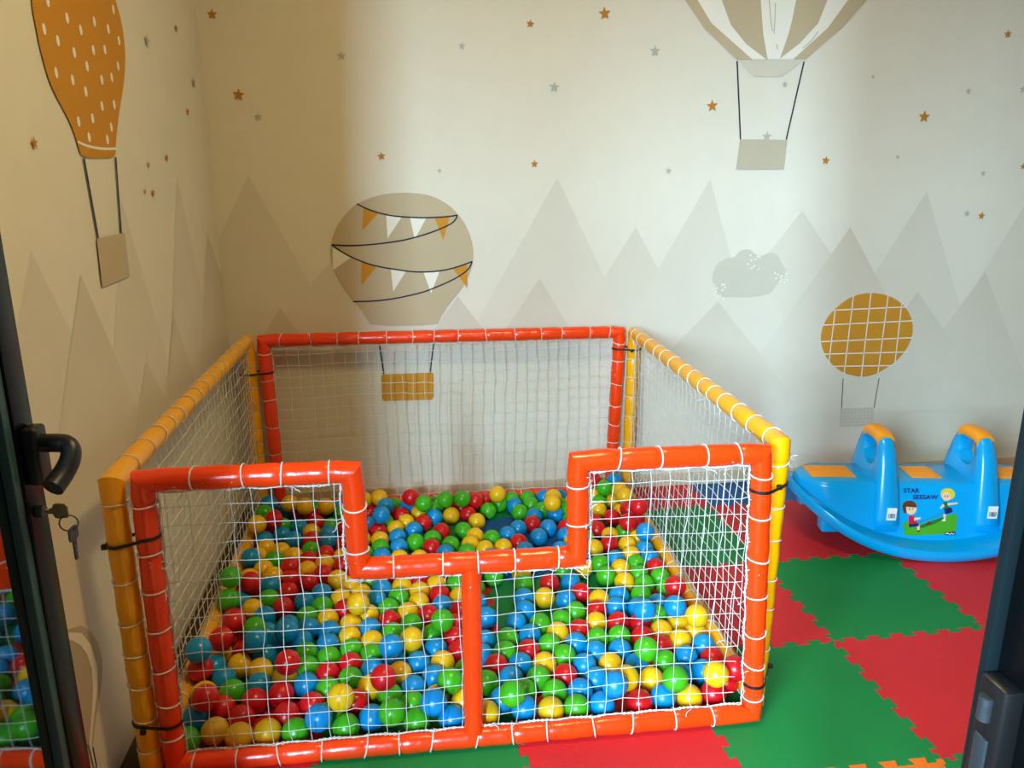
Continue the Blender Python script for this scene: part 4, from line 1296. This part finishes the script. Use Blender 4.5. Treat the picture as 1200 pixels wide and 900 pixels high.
# the leaf: local x runs from the hinge to the free edge, local y is its thickness (the -y face looks into the doorway)
leaf = thing('door_1', None, None, (-0.038, YF + 0.02, 0.0), math.radians(86))
if 'category' in leaf:
    del leaf['category']
tag(leaf, 'dark aluminium glass door leaf standing open, with lever handle', None, None, 'structure')
LW, LH, ST = 0.72, 2.08, 0.048
TKH = 0.05
obj('stile', new_box(LW - ST, LW, -TKH / 2, TKH / 2, 0.006, LH, 0.003), M_ALU, leaf, 40)
obj('stile', new_box(0.0, ST, -TKH / 2, TKH / 2, 0.006, LH, 0.003), M_ALU, leaf, 40)
obj('rail', new_box(ST, LW - ST, -TKH / 2, TKH / 2, 0.006, 0.12, 0.003), M_ALU, leaf, 40)
obj('rail', new_box(ST, LW - ST, -TKH / 2, TKH / 2, LH - 0.09, LH, 0.003), M_ALU, leaf, 40)
for s in (-1, 1):
    y0, y1 = sorted((s * 0.006, s * (TKH / 2 - 0.004)))
    obj('glazing_bead', new_box(LW - ST - 0.018, LW - ST, y0, y1, 0.12, LH - 0.09, 0.002), M_GASK, leaf, 40)
    obj('glazing_bead', new_box(ST, ST + 0.018, y0, y1, 0.12, LH - 0.09, 0.002), M_GASK, leaf, 40)
obj('pane', new_box(ST - 0.004, LW - ST + 0.004, -0.006, 0.006, 0.115, LH - 0.085), M_GLASS, leaf)
HX = LW - 0.025
YO = -TKH / 2
hd = obj('lever_handle', new_box(HX - 0.017, HX + 0.017, YO - 0.022, YO, 0.940, 1.026, 0.006, 3), M_BLACK, leaf, 40)
bm = bmesh.new()
pts = smooth_line([(HX, YO - 0.012, 1.0), (HX, YO - 0.048, 1.0), (HX - 0.004, YO - 0.062, 0.997), (HX - 0.014, YO - 0.066, 0.982), (HX - 0.030, YO - 0.060, 0.964), (HX - 0.052, YO - 0.054, 0.952)], 2)
nP = len(pts)
sweep(bm, pts, [0.0135 if i < nP * 0.3 else 0.0115 + 0.004 * (i / nP) for i in range(nP)], 12)
obj('lever', bm, M_BLACK, hd, 60)
lk = obj('lock_cylinder', sweep(bmesh.new(), [(HX, YO, 0.895), (HX, YO - 0.008, 0.895)], 0.0095, 16), M_STEEL, leaf, 40)

keys = thing('key_ring', 'two small keys on a wire ring hanging from the door lock', 'keys')
keys.parent = None
mw = Matrix.Translation((-0.038, YF + 0.02, 0.0)) @ Matrix.Rotation(math.radians(86), 4, 'Z')
keys.matrix_world = mw @ Matrix.Translation((HX, YO - 0.008, 0.895))


def key_mesh(head_r, blade, horizontal):
    bm = bmesh.new()
    t = 0.0012
    # in key space: blade along -a, head along +a
    outline = [(-blade, -0.0035), (-blade + 0.004, -0.0045), (0, -0.0045), (0.002, -head_r), (0.006, -head_r - 0.002), (0.021, -head_r - 0.001), (0.022, -head_r + 0.004), (0.022, head_r - 0.004), (0.018, head_r + 0.001), (0.006, head_r + 0.002), (0.002, head_r), (0, 0.0045), (-blade * 0.3, 0.0045), (-blade * 0.36, 0.002), (-blade * 0.46, 0.004), (-blade * 0.56, 0.001), (-blade * 0.68, 0.0038), (-blade * 0.8, 0.001), (-blade * 0.9, 0.003), (-blade, 0.001)]
    if horizontal:
        prism(bm, outline, lambda a, b, s: Vector((s, -a - 0.012, b)), -t, t)
    else:
        prism(bm, outline, lambda a, b, s: Vector((b, s, a)), -t, t)
    return bm


k1 = obj('key', key_mesh(0.010, 0.010, True), M_BRASS, keys)
k2 = obj('key', key_mesh(0.011, 0.030, False), M_STEEL, keys, None, (0.0, -0.036, -0.048))
ring(bmesh.new(), (0, 0, 0), (1, 0, 0), 0.01, 0.001).free()
rg = bmesh.new()
ring(rg, (0.0, -0.032, -0.020), (1, 0.25, 0), 0.0125, 0.0011, 20, 6)
obj('ring', rg, M_STEEL, keys, 180)

# ------------------------------------------------------------------ unseen ceiling lamp above the picture, added as warm fill light
lampx, lampy = 1.15, -0.25
lamp = thing('added_fill_lamp', 'unseen round ceiling lamp added above the room for warm fill light', 'lamp', (lampx, lampy, ZC))
M_LB = material('fill_lamp_base', srgb(230, 228, 222), 0.5)
obj('fill_lamp_base', lathe(bmesh.new(), [(0.0, -0.03), (0.20, -0.03), (0.205, -0.02), (0.205, 0.0), (0.0, 0.0)], 40), M_LB, lamp, 40)
ml = bpy.data.materials.new('fill_lamp_glow')
n_, l_, b_ = nt(ml)
b_.inputs['Base Color'].default_value = (0.9, 0.85, 0.75, 1)
b_.inputs['Emission Color'].default_value = (1.0, 0.80, 0.37, 1)
b_.inputs['Emission Strength'].default_value = FILL_LAMP
obj('diffuser', lathe(bmesh.new(), [(0.0, -0.095), (0.06, -0.092), (0.12, -0.080), (0.165, -0.058), (0.185, -0.032)], 40), ml, lamp, 180)
